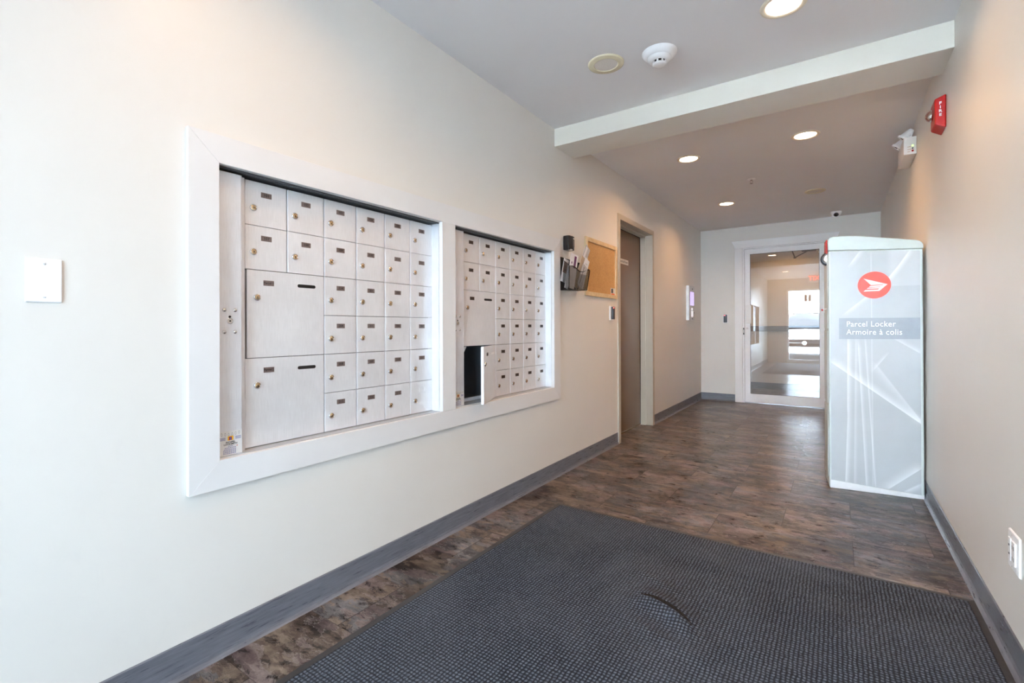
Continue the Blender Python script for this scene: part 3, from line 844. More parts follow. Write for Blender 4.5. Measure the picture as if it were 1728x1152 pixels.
# ------------------------------------------------------------------ glass door to the hall
d1 = bpy.data.objects.new('door_1', None); COL.objects.link(d1); d1.location = (1.05, YB, 0)
structure(d1, 'white framed full glass door with a flared white casing at the end of the corridor', 'door')
bm = BM()
box(bm, 0.4575, CX0, YB - 0.018, YB, 0, CZ)
box(bm, CX1, 1.640, YB - 0.018, YB, 0, CZ)
prism(bm, [(0.4575, CZ), (1.640, CZ), (1.642, 2.170), (1.672, 2.250), (0.419, 2.250), (0.4555, 2.170)], YB - 0.022, YB, 'y')
obj('casing', bm, M_CASING, d1, bevel=0.0015)
bm = BM()
LX0, LX1, LZ0, LZ1 = 0.582, 1.527, 0.012, 2.128
box(bm, CX0, LX0 - 0.004, YB - 0.004, YB + 0.12, 0, CZ)
box(bm, LX1 + 0.004, CX1, YB - 0.004, YB + 0.12, 0, CZ)
box(bm, LX0 - 0.004, LX1 + 0.004, YB - 0.004, YB + 0.12, LZ1 + 0.005, CZ)
obj('door_frame', bm, M_ALUW, d1, bevel=0.001)
bm = BM(); box(bm, CX0 + 0.005, CX0 + 0.018, YB - 0.0055, YB - 0.003, 0.945, 1.040); box(bm, CX0 + 0.006, CX0 + 0.016, YB - 0.0065, YB - 0.005, 0.970, 1.015, 1)
obj('strike_plate', bm, [M_HOLE, M_STEEL], d1)
bm = BM(); box(bm, LX0, LX1, YB + 0.0, YB + 0.12, 0.0, 0.010); obj('threshold', bm, M_ALUD, d1)
# leaf swings on its right edge and stands a hair off closed
leaf = bpy.data.objects.new('door_leaf', None); COL.objects.link(leaf); leaf.parent = d1
leaf.location = (LX1 - 1.05, 0.0, 0); leaf.rotation_euler = (0, 0, math.radians(0.21))
def L(bm, x0, x1, y0, y1, z0, z1, mi=0): box(bm, x0 - LX1, x1 - LX1, y0, y1, z0, z1, mi)
GX0, GX1, GZ0, GZ1 = 0.650, 1.455, 0.130, 2.056
bm = BM()
L(bm, LX0, GX0, 0.0, 0.045, LZ0, LZ1); L(bm, GX1, LX1, 0.0, 0.045, LZ0, LZ1)
L(bm, GX0, GX1, 0.0, 0.045, LZ0, GZ0); L(bm, GX0, GX1, 0.0, 0.045, GZ1, LZ1)
obj('stile', bm, M_ALUW, leaf, local=True, bevel=0.001)
bm = BM(); v = [bm.verts.new((x - LX1, 0.012, z)) for x, z in ((GX0 - 0.005, GZ0 - 0.005), (GX1 + 0.005, GZ0 - 0.005), (GX1 + 0.005, GZ1 + 0.005), (GX0 - 0.005, GZ1 + 0.005))]; bm.faces.new(v)
obj('glass_pane', bm, M_GLASS, leaf, local=True)
bm = BM()
for (x0, x1, z0, z1) in ((GX0, GX0 + 0.004, GZ0, GZ1), (GX1 - 0.004, GX1, GZ0, GZ1), (GX0, GX1, GZ0, GZ0 + 0.004), (GX0, GX1, GZ1 - 0.004, GZ1)):
    L(bm, x0, x1, 0.003, 0.011, z0, z1)
obj('gasket', bm, M_DARKP, leaf, local=True)
bm = BM(); L(bm, 0.600, 0.668, -0.040, -0.026, 1.098, 1.350); L(bm, 0.612, 0.640, -0.026, 0.0, 1.13, 1.16); L(bm, 0.612, 0.640, -0.026, 0.0, 1.29, 1.32)
obj('pull_handle', bm, M_WPLAST, leaf, local=True, bevel=0.004, seg=2)
bm = BM(); lathe(bm, [(0.013, 0), (0.013, 0.006), (0.009, 0.008), (0, 0.008)], axis_matrix((0.612 - LX1, 0.0, 1.030), (0, -1, 0)), 18); obj('lock_cylinder', bm, M_WPLAST, leaf, local=True)
for z in (1.123, 0.300):
    bm = BM(); lathe(bm, [(0.008, -0.065), (0.008, 0.065)], Matrix.Translation((0.0, -0.006, z)), 12)
    obj('hinge', bm, M_STEEL, leaf, local=True)
bm = BM()
tube(bm, [(1.140 - LX1, 0.10, 2.090), (1.175 - LX1, 0.16, 1.985)], 0.008); tube(bm, [(1.175 - LX1, 0.16, 1.985), (1.32 - LX1, 0.09, 2.050)], 0.008)
lathe(bm, [(0.016, -0.012), (0.016, 0.012)], axis_matrix((1.175 - LX1, 0.16, 1.985), (0, 0, 1)), 12)
L(bm, 1.26, 1.42, 0.046, 0.10, 2.045, 2.10)
obj('door_closer', bm, M_DARKP, leaf, local=True)

# ------------------------------------------------------------------ parcel locker
LOC = (1.5938, 3.7316, 0.0); LROT = math.atan2(3.7835 - 3.7316, 2.0737 - 1.5938)
LW = 0.4827
def streaks():
    t = NT('locker_printed_graphic')
    co = t.coords()
    sep = t.node('ShaderNodeSeparateXYZ'); t.l.new(co, sep.inputs[0])
    X, Z = sep.outputs[0], sep.outputs[2]
    base = t.noise(co, 3.0, 3, 0.5)
    tot = t.maprange(base, 0.35, 0.65, 0.0, 0.12)
    def seg(p, q, sharp, soft, amp, tot, side=1, ends=0.03):
        dx, dz = q[0] - p[0], q[1] - p[1]; ln = math.hypot(dx, dz); nx, nz = -dz / ln * side, dx / ln * side; tx, tz = dx / ln, dz / ln
        dist = t.math('ADD', t.math('MULTIPLY', X, nx), t.math('MULTIPLY_ADD', Z, nz, -(p[0] * nx + p[1] * nz)))
        al = t.math('ADD', t.math('MULTIPLY', X, tx), t.math('MULTIPLY_ADD', Z, tz, -(p[0] * tx + p[1] * tz)))
        up = t.maprange(dist, -sharp, 0.0)
        dn = t.maprange(dist, 0.0, soft, 1.0, 0.0)
        e = t.math('MULTIPLY', t.maprange(al, -ends, ends), t.maprange(al, ln - ends, ln + ends, 1.0, 0.0))
        pw = t.math('POWER', t.math('MULTIPLY', up, dn), 1.6)
        return t.math('ADD', tot, t.math('MULTIPLY', t.math('MULTIPLY', pw, e), amp))
    tot = seg((0.02, 0.812), (0.475, 0.452), 0.004, 0.05, 0.75, tot, 1)
    tot = seg((0.245, 0.812), (0.475, 0.460), 0.05, 0.008, 0.35, tot, 1)
    tot = seg((0.412, 1.512), (0.357, 1.42), 0.006, 0.03, 0.7, tot, 1)
    tot = seg((0.357, 1.42), (0.283, 1.313), 0.006, 0.03, 0.7, tot, 1)
    tot = seg((0.283, 1.313), (0.199, 1.24), 0.006, 0.03, 0.6, tot, 1)
    tot = seg((0.199, 1.24), (0.090, 1.14), 0.006, 0.03, 0.45, tot, 1)
    tot = seg((0.100, 0.97), (0.098, 0.50), 0.005, 0.03, 0.8, tot, 1)
    tot = seg((0.100, 0.50), (0.086, 0.04), 0.004, 0.03, 0.7, tot, 1)
    tot = seg((0.1426, 0.97), (0.1333, 0.047), 0.006, 0.02, 0.35, tot, 1)
    tot = seg((0.155, 0.94), (0.195, 0.038), 0.005, 0.02, 0.55, tot, 1)
    tot = seg((0.190, 0.97), (0.2402, 0.037), 0.004, 0.012, 0.5, tot, 1)
    tot = seg((0.222, 1.51), (0.2282, 0.036), 0.003, 0.008, 0.35, tot, 1)
    tot = seg((0.300, 0.032), (0.47, 0.19), 0.004, 0.06, 0.6, tot, 1)
    tot = seg((0.381, 0.030), (0.47, 0.095), 0.03, 0.01, 0.5, tot, 1)
    tot = seg((0.341, 0.972), (0.475, 0.880), 0.005, 0.03, 0.45, tot, 1)
    tot = seg((0.2397, 0.784), (0.30, 0.87), 0.004, 0.02, 0.5, tot, 1)
    tot = seg((0.116, 1.454), (0.166, 1.530), 0.006, 0.03, 0.45, tot, -1)
    tot = t.math('MINIMUM', tot, 1.0)
    # a paler block above the band on the right, as printed
    tot = t.math('ADD', tot, t.math('MULTIPLY', t.maprange(Z, 1.300, 1.304), t.math('MULTIPLY', t.maprange(X, 0.30, 0.33), 0.18)))
    t.set(color=t.ramp(tot, [(0.0, (0.46, 0.478, 0.492)), (1.0, (0.86, 0.875, 0.875))]), rough=0.16, coat=0.6, coat_rough=0.05)
    return t.m
M_LOCK = plain('locker_white_shell', (0.60, 0.66, 0.635), 0.32, 0, 0.02, coat=0.1)
M_GRAPH = streaks()
M_LOGO = plain('logo_red', (0.80, 0.055, 0.030), 0.18, 0, 0.06, 60, coat=0.5)
M_BAND = plain('band_grey', (0.30, 0.325, 0.355), 0.2, 0, 0.04, coat=0.5)
t = thing('parcel_locker', 'tall glossy pale parcel locker with a red round emblem against the right wall', 'locker', LOC, LROT)
DEP = 0.24
def topz(u):
    pts = [(-0.006, 1.560), (-0.006, 1.617), (0.003, 1.630), (0.018, 1.6365), (0.07, 1.6375), (0.16, 1.630), (0.254, 1.6125), (0.36, 1.594), (0.44, 1.579), (0.462, 1.572), (0.475, 1.560), (0.481, 1.545), (0.481, 1.530)]
    return pts
prof = topz(0)
bm = BM()
prism(bm, [(0.0, 0.0), (LW, 0.0), (0.479, 1.523), (-0.003, 1.548)], 0.0, DEP, 'y')
obj('body', bm, M_LOCK, t, local=True, bevel=0.009, seg=3)
bm = BM()
prism(bm, [(-0.004, 1.549)] + prof[1:-1] + [(0.4805, 1.524)], -0.004, DEP, 'y')
obj('top_cap', bm, M_LOCK, t, local=True, bevel=0.005, seg=2)
bm = BM(); prism(bm, [(0.010, 0.054), (0.4665, 0.0255), (0.4635, 1.513), (0.0085, 1.5415)], -0.0016, 0.002, 'y'); obj('graphic_panel', bm, M_GRAPH, t, local=True)
bm = BM(); prism(bm, [(0.004, 0.002), (0.479, 0.002), (0.479, 0.024), (0.004, 0.052)], -0.0042, 0.002, 'y'); obj('base_strip', bm, M_WPLAST, t, local=True, bevel=0.001)
bm = BM()
prism(bm, [(0.0545, 0.970), (0.4638, 0.973), (0.4638, 1.1048), (0.0545, 1.106)], -0.0022, -0.001, 'y', 0)
def fmat(u, z): return frame_matrix((u, -0.0026, z), (1, 0, 0), (0, 0, 1))
band = obj('name_band', bm, M_BAND, t, local=True)
bm = BM()
text_into(bm, 'Parcel Locker', 0.0495, fmat(0.093, 1.0655), 0, 0.0003, 'LEFT', 1.06, 0.0003, 0.86)
text_into(bm, 'Armoire à colis', 0.0495, fmat(0.093, 1.0145), 0, 0.0003, 'LEFT', 1.06, 0.0003, 0.86)
obj('lettering', bm, M_WHITEINK, band, local=True)
bm = BM()
ecx, ecz, er = 0.2385, 1.3120, 0.0848
prism(bm, [(ecx + er * math.cos(2 * PI * k / 48), ecz + er * math.sin(2 * PI * k / 48)) for k in range(48)], -0.0024, -0.001, 'y')
emb = obj('round_emblem', bm, M_LOGO, t, local=True); emb['label'] = 'red disc with a white winged arrow'
bm = BM()
for poly in ([(0.1843, 1.355), (0.306, 1.315), (0.2219, 1.3121)], [(0.219, 1.3076), (0.2866, 1.3114), (0.2765, 1.3006), (0.2116, 1.3002)],
             [(0.2071, 1.2968), (0.2722, 1.2985), (0.262, 1.2899), (0.1997, 1.2889)], [(0.193, 1.2827), (0.2605, 1.2836), (0.2648, 1.2739), (0.1841, 1.2726)],
             [(0.306, 1.315), (0.2648, 1.2739), (0.2575, 1.2826), (0.272, 1.302), (0.284, 1.3135)]):
    prism(bm, poly, -0.0030, -0.0022, 'y')
obj('winged_arrow', bm, M_WHITEINK, emb, local=True)
# fittings on its front, seen edge on at the left
bm = BM(); prism(bm, [(-0.013, 1.533), (-0.004, 1.533), (-0.004, 1.622), (-0.013, 1.622)], 0.02, 0.12, 'y')
obj('front_header', bm, M_RED, t, local=True, bevel=0.003)
bm = BM()
Mb = axis_matrix((0.008, 0.075, 1.502), (0, -1, 0))
lathe(bm, [(0.046, -0.02), (0.046, 0.012), (0.041, 0.020), (0.036, 0.020)], Mb, 32, 1, cap=False)
lathe(bm, [(0.036, 0.020), (0.031, 0.013), (0.020, 0.017), (0.0, 0.019)], Mb, 32, 0, cap=False)
obj('round_fitting', bm, [M_STEEL, M_DARKP], t, local=True)
bm = BM(); tube(bm, [(-0.036, 0.06, 1.161), (-0.028, 0.06, 1.163)], 0.006, mi=0); tube(bm, [(-0.028, 0.06, 1.163), (0.002, 0.06, 1.172)], 0.005, mi=1); tube(bm, [(-0.022, 0.06, 1.163), (-0.022, 0.06, 1.145)], 0.004, mi=1)
obj('red_tipped_key', bm, [M_RED, M_WPLAST], t, local=True)
bm = BM()
for k in range(3):
    box(bm, -0.006, 0.0, 0.03, DEP - 0.02, 0.06 + k * 0.49, 0.06 + k * 0.49 + 0.475)
obj('locker_door', bm, M_LOCK, t, local=True, bevel=0.003)

# ------------------------------------------------------------------ fire strobe on the right wall
t = thing('fire_alarm_strobe', 'red fire alarm with a clear strobe dome high on the right wall', 'fire alarm', (W, 3.2, 2.03))
bm = BM()
b_ = [(W, 3.128, 2.030), (W, 3.128, 2.195), (W, 3.262, 2.195), (W, 3.262, 2.030)]
f_ = [(W - 0.043, 3.134, 2.055), (W - 0.043, 3.134, 2.180), (W - 0.043, 3.256, 2.180), (W - 0.043, 3.256, 2.055)]
vb = [bm.verts.new(p) for p in b_]; vf = [bm.verts.new(p) for p in f_]
bm.faces.new(vb); bm.faces.new(vf)
for i in range(4): bm.faces.new((vb[i], vb[(i + 1) % 4], vf[(i + 1) % 4], vf[i]))
obj('housing', bm, M_RED, t, bevel=0.006, seg=3)
bm = BM()
for ch, z in zip('FIRE', (2.153, 2.134, 2.115, 2.096)):
    text_into(bm, ch, 0.019, on_face_y(W - 0.022, 3.1295, z), 0, 0.0004, bold=0.0006, sx=1.1)
obj('lettering', bm, M_WHITEINK, t)
bm = BM(); lathe(bm, [(0.030, 0.0), (0.029, 0.010), (0.022, 0.022), (0.010, 0.029), (0, 0.031)], axis_matrix((W - 0.042, 3.195, 2.118), (-1, 0, 0)), 24); obj('strobe_dome', bm, M_LENSC, t)
bm = BM(); lathe(bm, [(0.016, 0.0), (0.012, 0.012), (0.004, 0.020), (0, 0.020)], axis_matrix((W - 0.043, 3.195, 2.112), (-1, 0, 0)), 18); obj('reflector', bm, M_CHROME, t)

# ------------------------------------------------------------------ emergency light
t = thing('emergency_light', 'white battery emergency light with two lamp heads high on the right wall', 'emergency light', (W, 4.36, 2.215))
bm = BM(); box(bm, W - 0.068, W, 4.170, 4.530, 2.215, 2.334); cs = obj('battery_case', bm, plain('beige_white_enamel', (0.80, 0.77, 0.74), 0.35, 0, 0.02), t, bevel=0.003)
bm = BM(); lathe(bm, [(0.0055, 0), (0.0055, 0.003), (0, 0.004)], axis_matrix((W - 0.021, 4.170, 2.272), (0, -1, 0)), 12); obj('green_indicator', bm, M_GLED, cs)
bm = BM(); lathe(bm, [(0.0045, 0), (0.0045, 0.003), (0, 0.004)], axis_matrix((W - 0.021, 4.170, 2.254), (0, -1, 0)), 12); obj('grey_button', bm, M_DARKP, cs)
bm = BM(); lathe(bm, [(0.0062, 0), (0.0062, 0.004), (0, 0.006)], axis_matrix((W - 0.021, 4.170, 2.237), (0, -1, 0)), 12); obj('red_button', bm, M_RED, cs)
bm = BM()
for z, w_ in ((2.266, 0.018), (2.249, 0.020), (2.233, 0.014)): box(bm, W - 0.048, W - 0.048 + w_, 4.1690, 4.1698, z - 0.0012, z + 0.0012)
obj('caption', bm, plain('orange_print', (0.45, 0.22, 0.08), 0.5), cs)
bm = BM(); lathe(bm, [(0.012, 0.0), (0.012, 0.008), (0.006, 0.008), (0.006, 0.0)], axis_matrix((W - 0.034, 4.185, 2.345), (0, -1, 0)), 18, cap=False); box(bm, W - 0.040, W - 0.028, 4.178, 4.192, 2.330, 2.336); obj('mounting_eye', bm, M_WPLAST, t)
for (x, y, z) in ((W - 0.040, 4.270, 2.378), (W - 0.062, 4.400, 2.362)):
    dirv = Vector((-0.62, 0.12, -0.72))
    Mh = axis_matrix((x, y, z), dirv)
    bm = BM(); lathe(bm, [(0.0, -0.045), (0.014, -0.043), (0.020, -0.030), (0.034, 0.018), (0.039, 0.021), (0.039, 0.034), (0.035, 0.034), (0.033, 0.030)], Mh, 28, cap=False)
    hd = obj('lamp_head', bm, M_WPLAST, t)
    bm = BM(); lathe(bm, [(0.033, 0.030), (0.020, 0.012), (0.007, 0.004), (0.006, 0.022), (0, 0.024)], Mh, 28, cap=False); obj('reflector', bm, M_CHROME, hd)
    bm = BM(); tube(bm, [(x + 0.02, y + 0.01, 2.334), (x + 0.010, y + 0.006, z - 0.004)], 0.008); obj('swivel', bm, M_WPLAST, hd)

# ------------------------------------------------------------------ wall outlet at the right edge
t = thing('wall_outlet', 'white wall outlet plate low on the right wall above the baseboard', 'outlet', (W, 2.06, 0.297))
bm = BM(); prism(bm, [(W, 0.300), (W - 0.006, 0.303), (W - 0.006, 0.416), (W, 0.419)], 2.005, 2.112, 'y'); obj('cover', bm, M_WPLAST, t, bevel=0.002, seg=2)
bm = BM(); box(bm, W - 0.010, W - 0.005, 2.030, 2.062, 0.325, 0.394, 0)
for z in (0.342, 0.376):
    box(bm, W - 0.0104, W - 0.0098, 2.038, 2.041, z - 0.006, z + 0.006, 1); box(bm, W - 0.0104, W - 0.0098, 2.051, 2.054, z - 0.006, z + 0.006, 1)
obj('receptacle', bm, [M_WPLAST, M_HOLE], t, bevel=0.0006)
bm = BM()
for z in (0.311, 0.408): lathe(bm, [(0.003, 0), (0.003, 0.001), (0, 0.0014)], axis_matrix((W - 0.006, 2.072, z), (-1, 0, 0)), 10)
obj('screw', bm, M_STEEL, t)
bm = BM(); box(bm, W - 0.009, W - 0.005, 2.078, 2.100, 0.325, 0.394, 0)
for z in (0.345, 0.372): box(bm, W - 0.0096, W - 0.0088, 2.084, 2.094, z - 0.003, z + 0.003, 1)
obj('socket_block', bm, [M_WPLAST, M_DARKP], t, bevel=0.0006)

# ------------------------------------------------------------------ ceiling fittings
M_TRIMR = plain('cream_lamp_trim', (0.80, 0.72, 0.58), 0.4, 0, 0.03)
def can_light(x, y, label, power=LAMP_POWER):
    t = thing('recessed_light', label, 'ceiling light', (x, y, H), 0, 'lit recessed ceiling lights')
    Md = Matrix.Translation((x, y, H)) @ Matrix.Rotation(PI, 4, 'X')
    bm = BM(); lathe(bm, [(0.092, 0.0), (0.090, 0.004), (0.084, 0.0065), (0.074, 0.0060), (0.069, 0.0015)], Md, 48, cap=False); obj('trim_ring', bm, M_TRIMR, t)
    bm = BM(); lathe(bm, [(0.0695, 0.0018), (0.05, 0.0026), (0, 0.003)], Md, 48, cap=False); obj('lens', bm, M_LAMP, t)
    ld = bpy.data.lights.new('lamp', 'AREA'); ld.shape = 'DISK'; ld.size = 0.12; ld.energy = power; ld.color = LAMP_COLOR; ld.spread = math.radians(150)
    lo = bpy.data.objects.new('lamp', ld); COL.objects.link(lo); lo.parent = t; lo.location = (0, 0, -0.008)
    return t
can_light(1.4486, 2.3647, 'large lit recessed light cut by the top edge of the photo')
can_light(0.625, 4.080, 'lit recessed light beyond the beam nearest the left wall')
can_light(1.4514, 4.0644, 'lit recessed light beyond the beam on the right, near the emergency light')
can_light(0.611, 5.806, 'farthest lit recessed light, near the glass door end')
can_light(0.63, 0.79, 'lit recessed light overhead beside the camera, reflected in the glass door', 3.4)
can_light(1.45, 0.79, 'lit recessed light above the floor mat, overhead on the right', 3.4)
def round_cover(x, y, label):
    t = thing('ceiling_speaker', label, 'ceiling speaker', (x, y, H))
    Md = Matrix.Translation((x, y, H)) @ Matrix.Rotation(PI, 4, 'X')
    bm = BM(); lathe(bm, [(0.094, 0.0), (0.093, 0.005), (0.086, 0.008), (0.070, 0.0065), (0.0645, 0.009), (0.0615, 0.0085), (0.060, 0.004)], Md, 48, cap=False); obj('rim', bm, M_CREAM, t)
    bm = BM(); lathe(bm, [(0.061, 0.005), (0, 0.0055)], Md, 40, cap=False); obj('grille', bm, M_GRILLE, t)
round_cover(0.6298, 2.3568, 'cream ringed round ceiling speaker in front of the beam')
round_cover(1.4577, 5.7885, 'faint cream round ceiling speaker near the dome camera')

t = thing('smoke_detector', 'white round smoke detector on the ceiling before the beam', 'smoke detector', (0.894, 2.418, H))
Md = Matrix.Translation((0.894, 2.418, H)) @ Matrix.Rotation(PI, 4, 'X')
bm = BM(); lathe(bm, [(0.086, 0.0), (0.086, 0.004), (0.076, 0.018), (0.062, 0.028), (0.058, 0.028)], Md, 48, cap=False); obj('base_ring', bm, M_WPLAST, t)
bm = BM(); lathe(bm, [(0.060, 0.024), (0.058, 0.034), (0.050, 0.042), (0.036, 0.046), (0.034, 0.046)], Md, 48, cap=False); obj('body', bm, M_WPLAST, t)
bm = BM(); lathe(bm, [(0.026, 0.040), (0.026, 0.058)], Md, 32); obj('sensing_chamber', bm, M_HOLE, t)
bm = BM()
for k in range(8):
    a = 2 * PI * k / 8; box(bm, 0.027, 0.034, -0.004, 0.004, 0.044, 0.060, 0, Md @ Matrix.Rotation(a, 4, 'Z'))
lathe(bm, [(0.034, 0.056), (0.034, 0.061), (0.024, 0.064), (0, 0.064)], Md, 32); obj('cage', bm, M_WPLAST, t)

t = thing('fire_sprinkler', 'small chrome sprinkler head on the ceiling among the far lights', 'sprinkler', (0.9755, 4.9767, H))
Md = Matrix.Translation((0.9755, 4.9767, H)) @ Matrix.Rotation(PI, 4, 'X')
bm = BM(); lathe(bm, [(0.034, 0), (0.033, 0.004), (0.020, 0.008), (0.016, 0.008)], Md, 28, cap=False); obj('escutcheon', bm, M_WPLAST, t)
bm = BM(); lathe(bm, [(0.010, 0.0), (0.010, 0.016), (0.006, 0.018)], Md, 16)
for s in (-1, 1): tube(bm, [Md @ Vector((s * 0.010, 0, 0.014)), Md @ Vector((s * 0.012, 0, 0.028)), Md @ Vector((0, 0, 0.042))], 0.0022)
obj('frame', bm, M_CHROME, t)
bm = BM(); lathe(bm, [(0.016, 0.041), (0.016, 0.043), (0, 0.044)], Md, 20); obj('deflector', bm, M_CHROME, t)

t = thing('dome_camera', 'white dome security camera with a black eye above the glass door', 'security camera', (1.636, 6.98, H))
Md = Matrix.Translation((1.636, 6.98, H)) @ Matrix.Rotation(PI, 4, 'X')
bm = BM(); lathe(bm, [(0.056, 0), (0.056, 0.012), (0.052, 0.030), (0.040, 0.050), (0.022, 0.062), (0, 0.066)], Md, 36); obj('dome', bm, M_WPLAST, t)
bm = BM(); lathe(bm, [(0.027, -0.006), (0.025, 0.004), (0.014, 0.011), (0, 0.013)], axis_matrix((1.636, 6.941, 2.404), (0, -0.72, -0.62)), 24); obj('lens_window', bm, M_BLACKP, t)

# ------------------------------------------------------------------ floor mat
MX0, MX1, MY0, MY1 = 0.257, 2.0655, -1.15, 2.495
t = thing('floor_mat', 'large charcoal waffle entrance mat with a rubber edge and a raised wrinkle', 'mat', (1.16, 0.7, 0))
bm = BM()
e = 0.030
rim = [(MX0, MY0), (MX1, MY0), (MX1, MY1), (MX0, MY1)]
inn = [(MX0 + e, MY0 + e), (MX1 - e * 0.7, MY0 + e), (MX1 - e * 0.7, MY1 - e), (MX0 + e, MY1 - e)]
lv = [[bm.verts.new((x, y, z)) for x, y in pts] for pts, z in ((rim, 0.0005), (rim, 0.0015), (inn, 0.0052), (inn, 0.0005))]
for a, b in zip(lv, lv[1:]):
    for i in range(4): bm.faces.new((a[i], a[(i + 1) % 4], b[(i + 1) % 4], b[i]))
obj('rubber_edge', bm, M_RUBBER, t)
bm = BM()
nx = 240
ys = [iy_ for iy_ in [MY0 + e + 0.02 * k for k in range(200)] if iy_ < 1.60] + [1.60 + 0.0028 * k for k in range(142)] + [y_ for y_ in [2.0 + 0.02 * k for k in range(60)] if y_ < MY1 - e - 0.004] + [MY1 - e]
ny = len(ys) - 1
ix0, iy0, ix1, iy1 = inn[0][0], inn[0][1], inn[2][0], inn[2][1]
def wrinkle(x, y):
    # an arched fold that rises out of the mat about 1.8 m ahead, with a dark crease behind its crest
    u = (x - 1.105) / 0.105
    ridge_y = 1.764 - 0.040 * u - 0.014 * u * u
    d = y - ridge_y
    env = math.exp(-(u ** 4) * 0.8)
    if d <= 0: h = 0.024 * math.exp(-(d / 0.045) ** 2)
    elif d < 0.014: h = 0.024 - 0.014 * (d / 0.014)
    elif d < 0.026: h = 0.010 + 0.010 * (d - 0.014) / 0.012
    else: h = 0.020 * math.exp(-((d - 0.026) / 0.050) ** 2)
    h *= env
    d2 = (x - 1.02) * 0.35 + (y - 1.95)
    h += 0.005 * math.exp(-(d2 / 0.02) ** 2) * math.exp(-((x - 1.02) / 0.14) ** 2)
    d3 = (x - 1.15) * 0.30 + (y - 1.60)
    h += 0.006 * math.exp(-(d3 / 0.03) ** 2) * math.exp(-((x - 1.15) / 0.16) ** 2)
    return h
grid = []
for i in range(nx + 1):
    col_ = []
    for j in range(ny + 1):
        x = ix0 + (ix1 - ix0) * i / nx; y = ys[j]
        ed = min(i, nx - i, j, ny - j)
        col_.append(bm.verts.new((x, y, 0.0062 + wrinkle(x, y) * min(1, ed / 6))))
    grid.append(col_)
for i in range(nx):
    for j in range(ny):
        f = bm.faces.new((grid[i][j], grid[i + 1][j], grid[i + 1][j + 1], grid[i][j + 1])); f.smooth = True
edge_ = [grid[i][0] for i in range(nx + 1)] + [grid[nx][j] for j in range(1, ny + 1)] + [grid[i][ny] for i in range(nx - 1, -1, -1)] + [grid[0][j] for j in range(ny - 1, 0, -1)]
low = [bm.verts.new((v.co.x, v.co.y, 0.001)) for v in edge_]
for k in range(len(edge_)):
    bm.faces.new((edge_[k], edge_[(k + 1) % len(edge_)], low[(k + 1) % len(edge_)], low[k]))
obj('pile', bm, M_PILE, t)
bm = BM()                                # dark strip laid on as the shade behind the fold's crest
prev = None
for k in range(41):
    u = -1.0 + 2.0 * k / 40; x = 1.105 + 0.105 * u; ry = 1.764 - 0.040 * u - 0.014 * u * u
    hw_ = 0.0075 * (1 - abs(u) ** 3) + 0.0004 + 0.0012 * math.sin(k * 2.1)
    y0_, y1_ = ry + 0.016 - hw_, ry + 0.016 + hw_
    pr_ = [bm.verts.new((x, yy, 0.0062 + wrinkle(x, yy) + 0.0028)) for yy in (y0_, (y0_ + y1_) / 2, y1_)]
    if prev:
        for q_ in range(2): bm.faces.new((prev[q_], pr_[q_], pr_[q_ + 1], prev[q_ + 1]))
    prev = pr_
o = obj('crease_shade', bm, plain('crease_shade_brown', (0.010, 0.006, 0.004), 0.9, 0, 0.6, 120), t); o['label'] = 'dark brown strip painted as shade in the crease'

# ------------------------------------------------------------------ entrance behind the camera (seen mirrored in the glass door)
d3 = bpy.data.objects.new('door_3', None); COL.objects.link(d3); d3.location = (1.26, YE, 0)
structure(d3, 'white framed glazed entrance door with a sidelight behind the camera', 'door')
bm = BM()
for x0, x1 in ((EX0, EX0 + 0.05), (1.50, 1.56), (EX1 - 0.05, EX1)): box(bm, x0, x1, YE - 0.09, YE - 0.03, 0, EZ)
box(bm, EX0 + 0.05, 1.50, YE - 0.09, YE - 0.03, EZ - 0.05, EZ); box(bm, 1.56, EX1 - 0.05, YE - 0.09, YE - 0.03, EZ - 0.05, EZ)
box(bm, EX0 + 0.05, 1.50, YE - 0.09, YE - 0.03, 0, 0.10); box(bm, 1.56, EX1 - 0.05, YE - 0.09, YE - 0.03, 0, 0.06)
obj('frame', bm, M_ALUW, d3)
for x0, x1, z0 in ((EX0 + 0.05, 1.50, 0.10), (1.56, EX1 - 0.05, 0.06)):
    bm = BM(); bm.faces.new([bm.verts.new(v) for v in ((x0, YE - 0.06, z0), (x1, YE - 0.06, z0), (x1, YE - 0.06, EZ - 0.05), (x0, YE - 0.06, EZ - 0.05))]); obj('glass_pane', bm, M_CLEAR, d3)
pd = bpy.data.lights.new('sky_portal', 'AREA'); pd.shape = 'RECTANGLE'; pd.size = EX1 - EX0; pd.size_y = EZ
pd.cycles.is_portal = True
po = bpy.data.objects.new('sky_portal', pd); COL.objects.link(po); po.location = ((EX0 + EX1) / 2, YE - 0.10, EZ / 2); po.rotation_euler = (PI / 2, 0, 0)

t = thing('exit_sign', 'red lettered exit sign hanging overhead, seen mirrored in the glass door', 'exit sign', (1.20, -0.20, H))
bm = BM(); box(bm, 1.09, 1.41, -0.225, -0.185, 2.23, 2.42); cs = obj('sign_case', bm, M_WPLAST, t, bevel=0.004)
bm = BM(); text_into(bm, 'EXIT', 0.165, frame_matrix((1.25, -0.1835, 2.325), (-1, 0, 0), (0, 0, 1)), 0, 0.001, bold=0.004); obj('lettering', bm, M_EXIT, cs)
bm = BM(); lathe(bm, [(0.01, 0), (0.01, 0.03)], Matrix.Translation((1.25, -0.205, 2.42)), 12); obj('stem', bm, M_WPLAST, t)

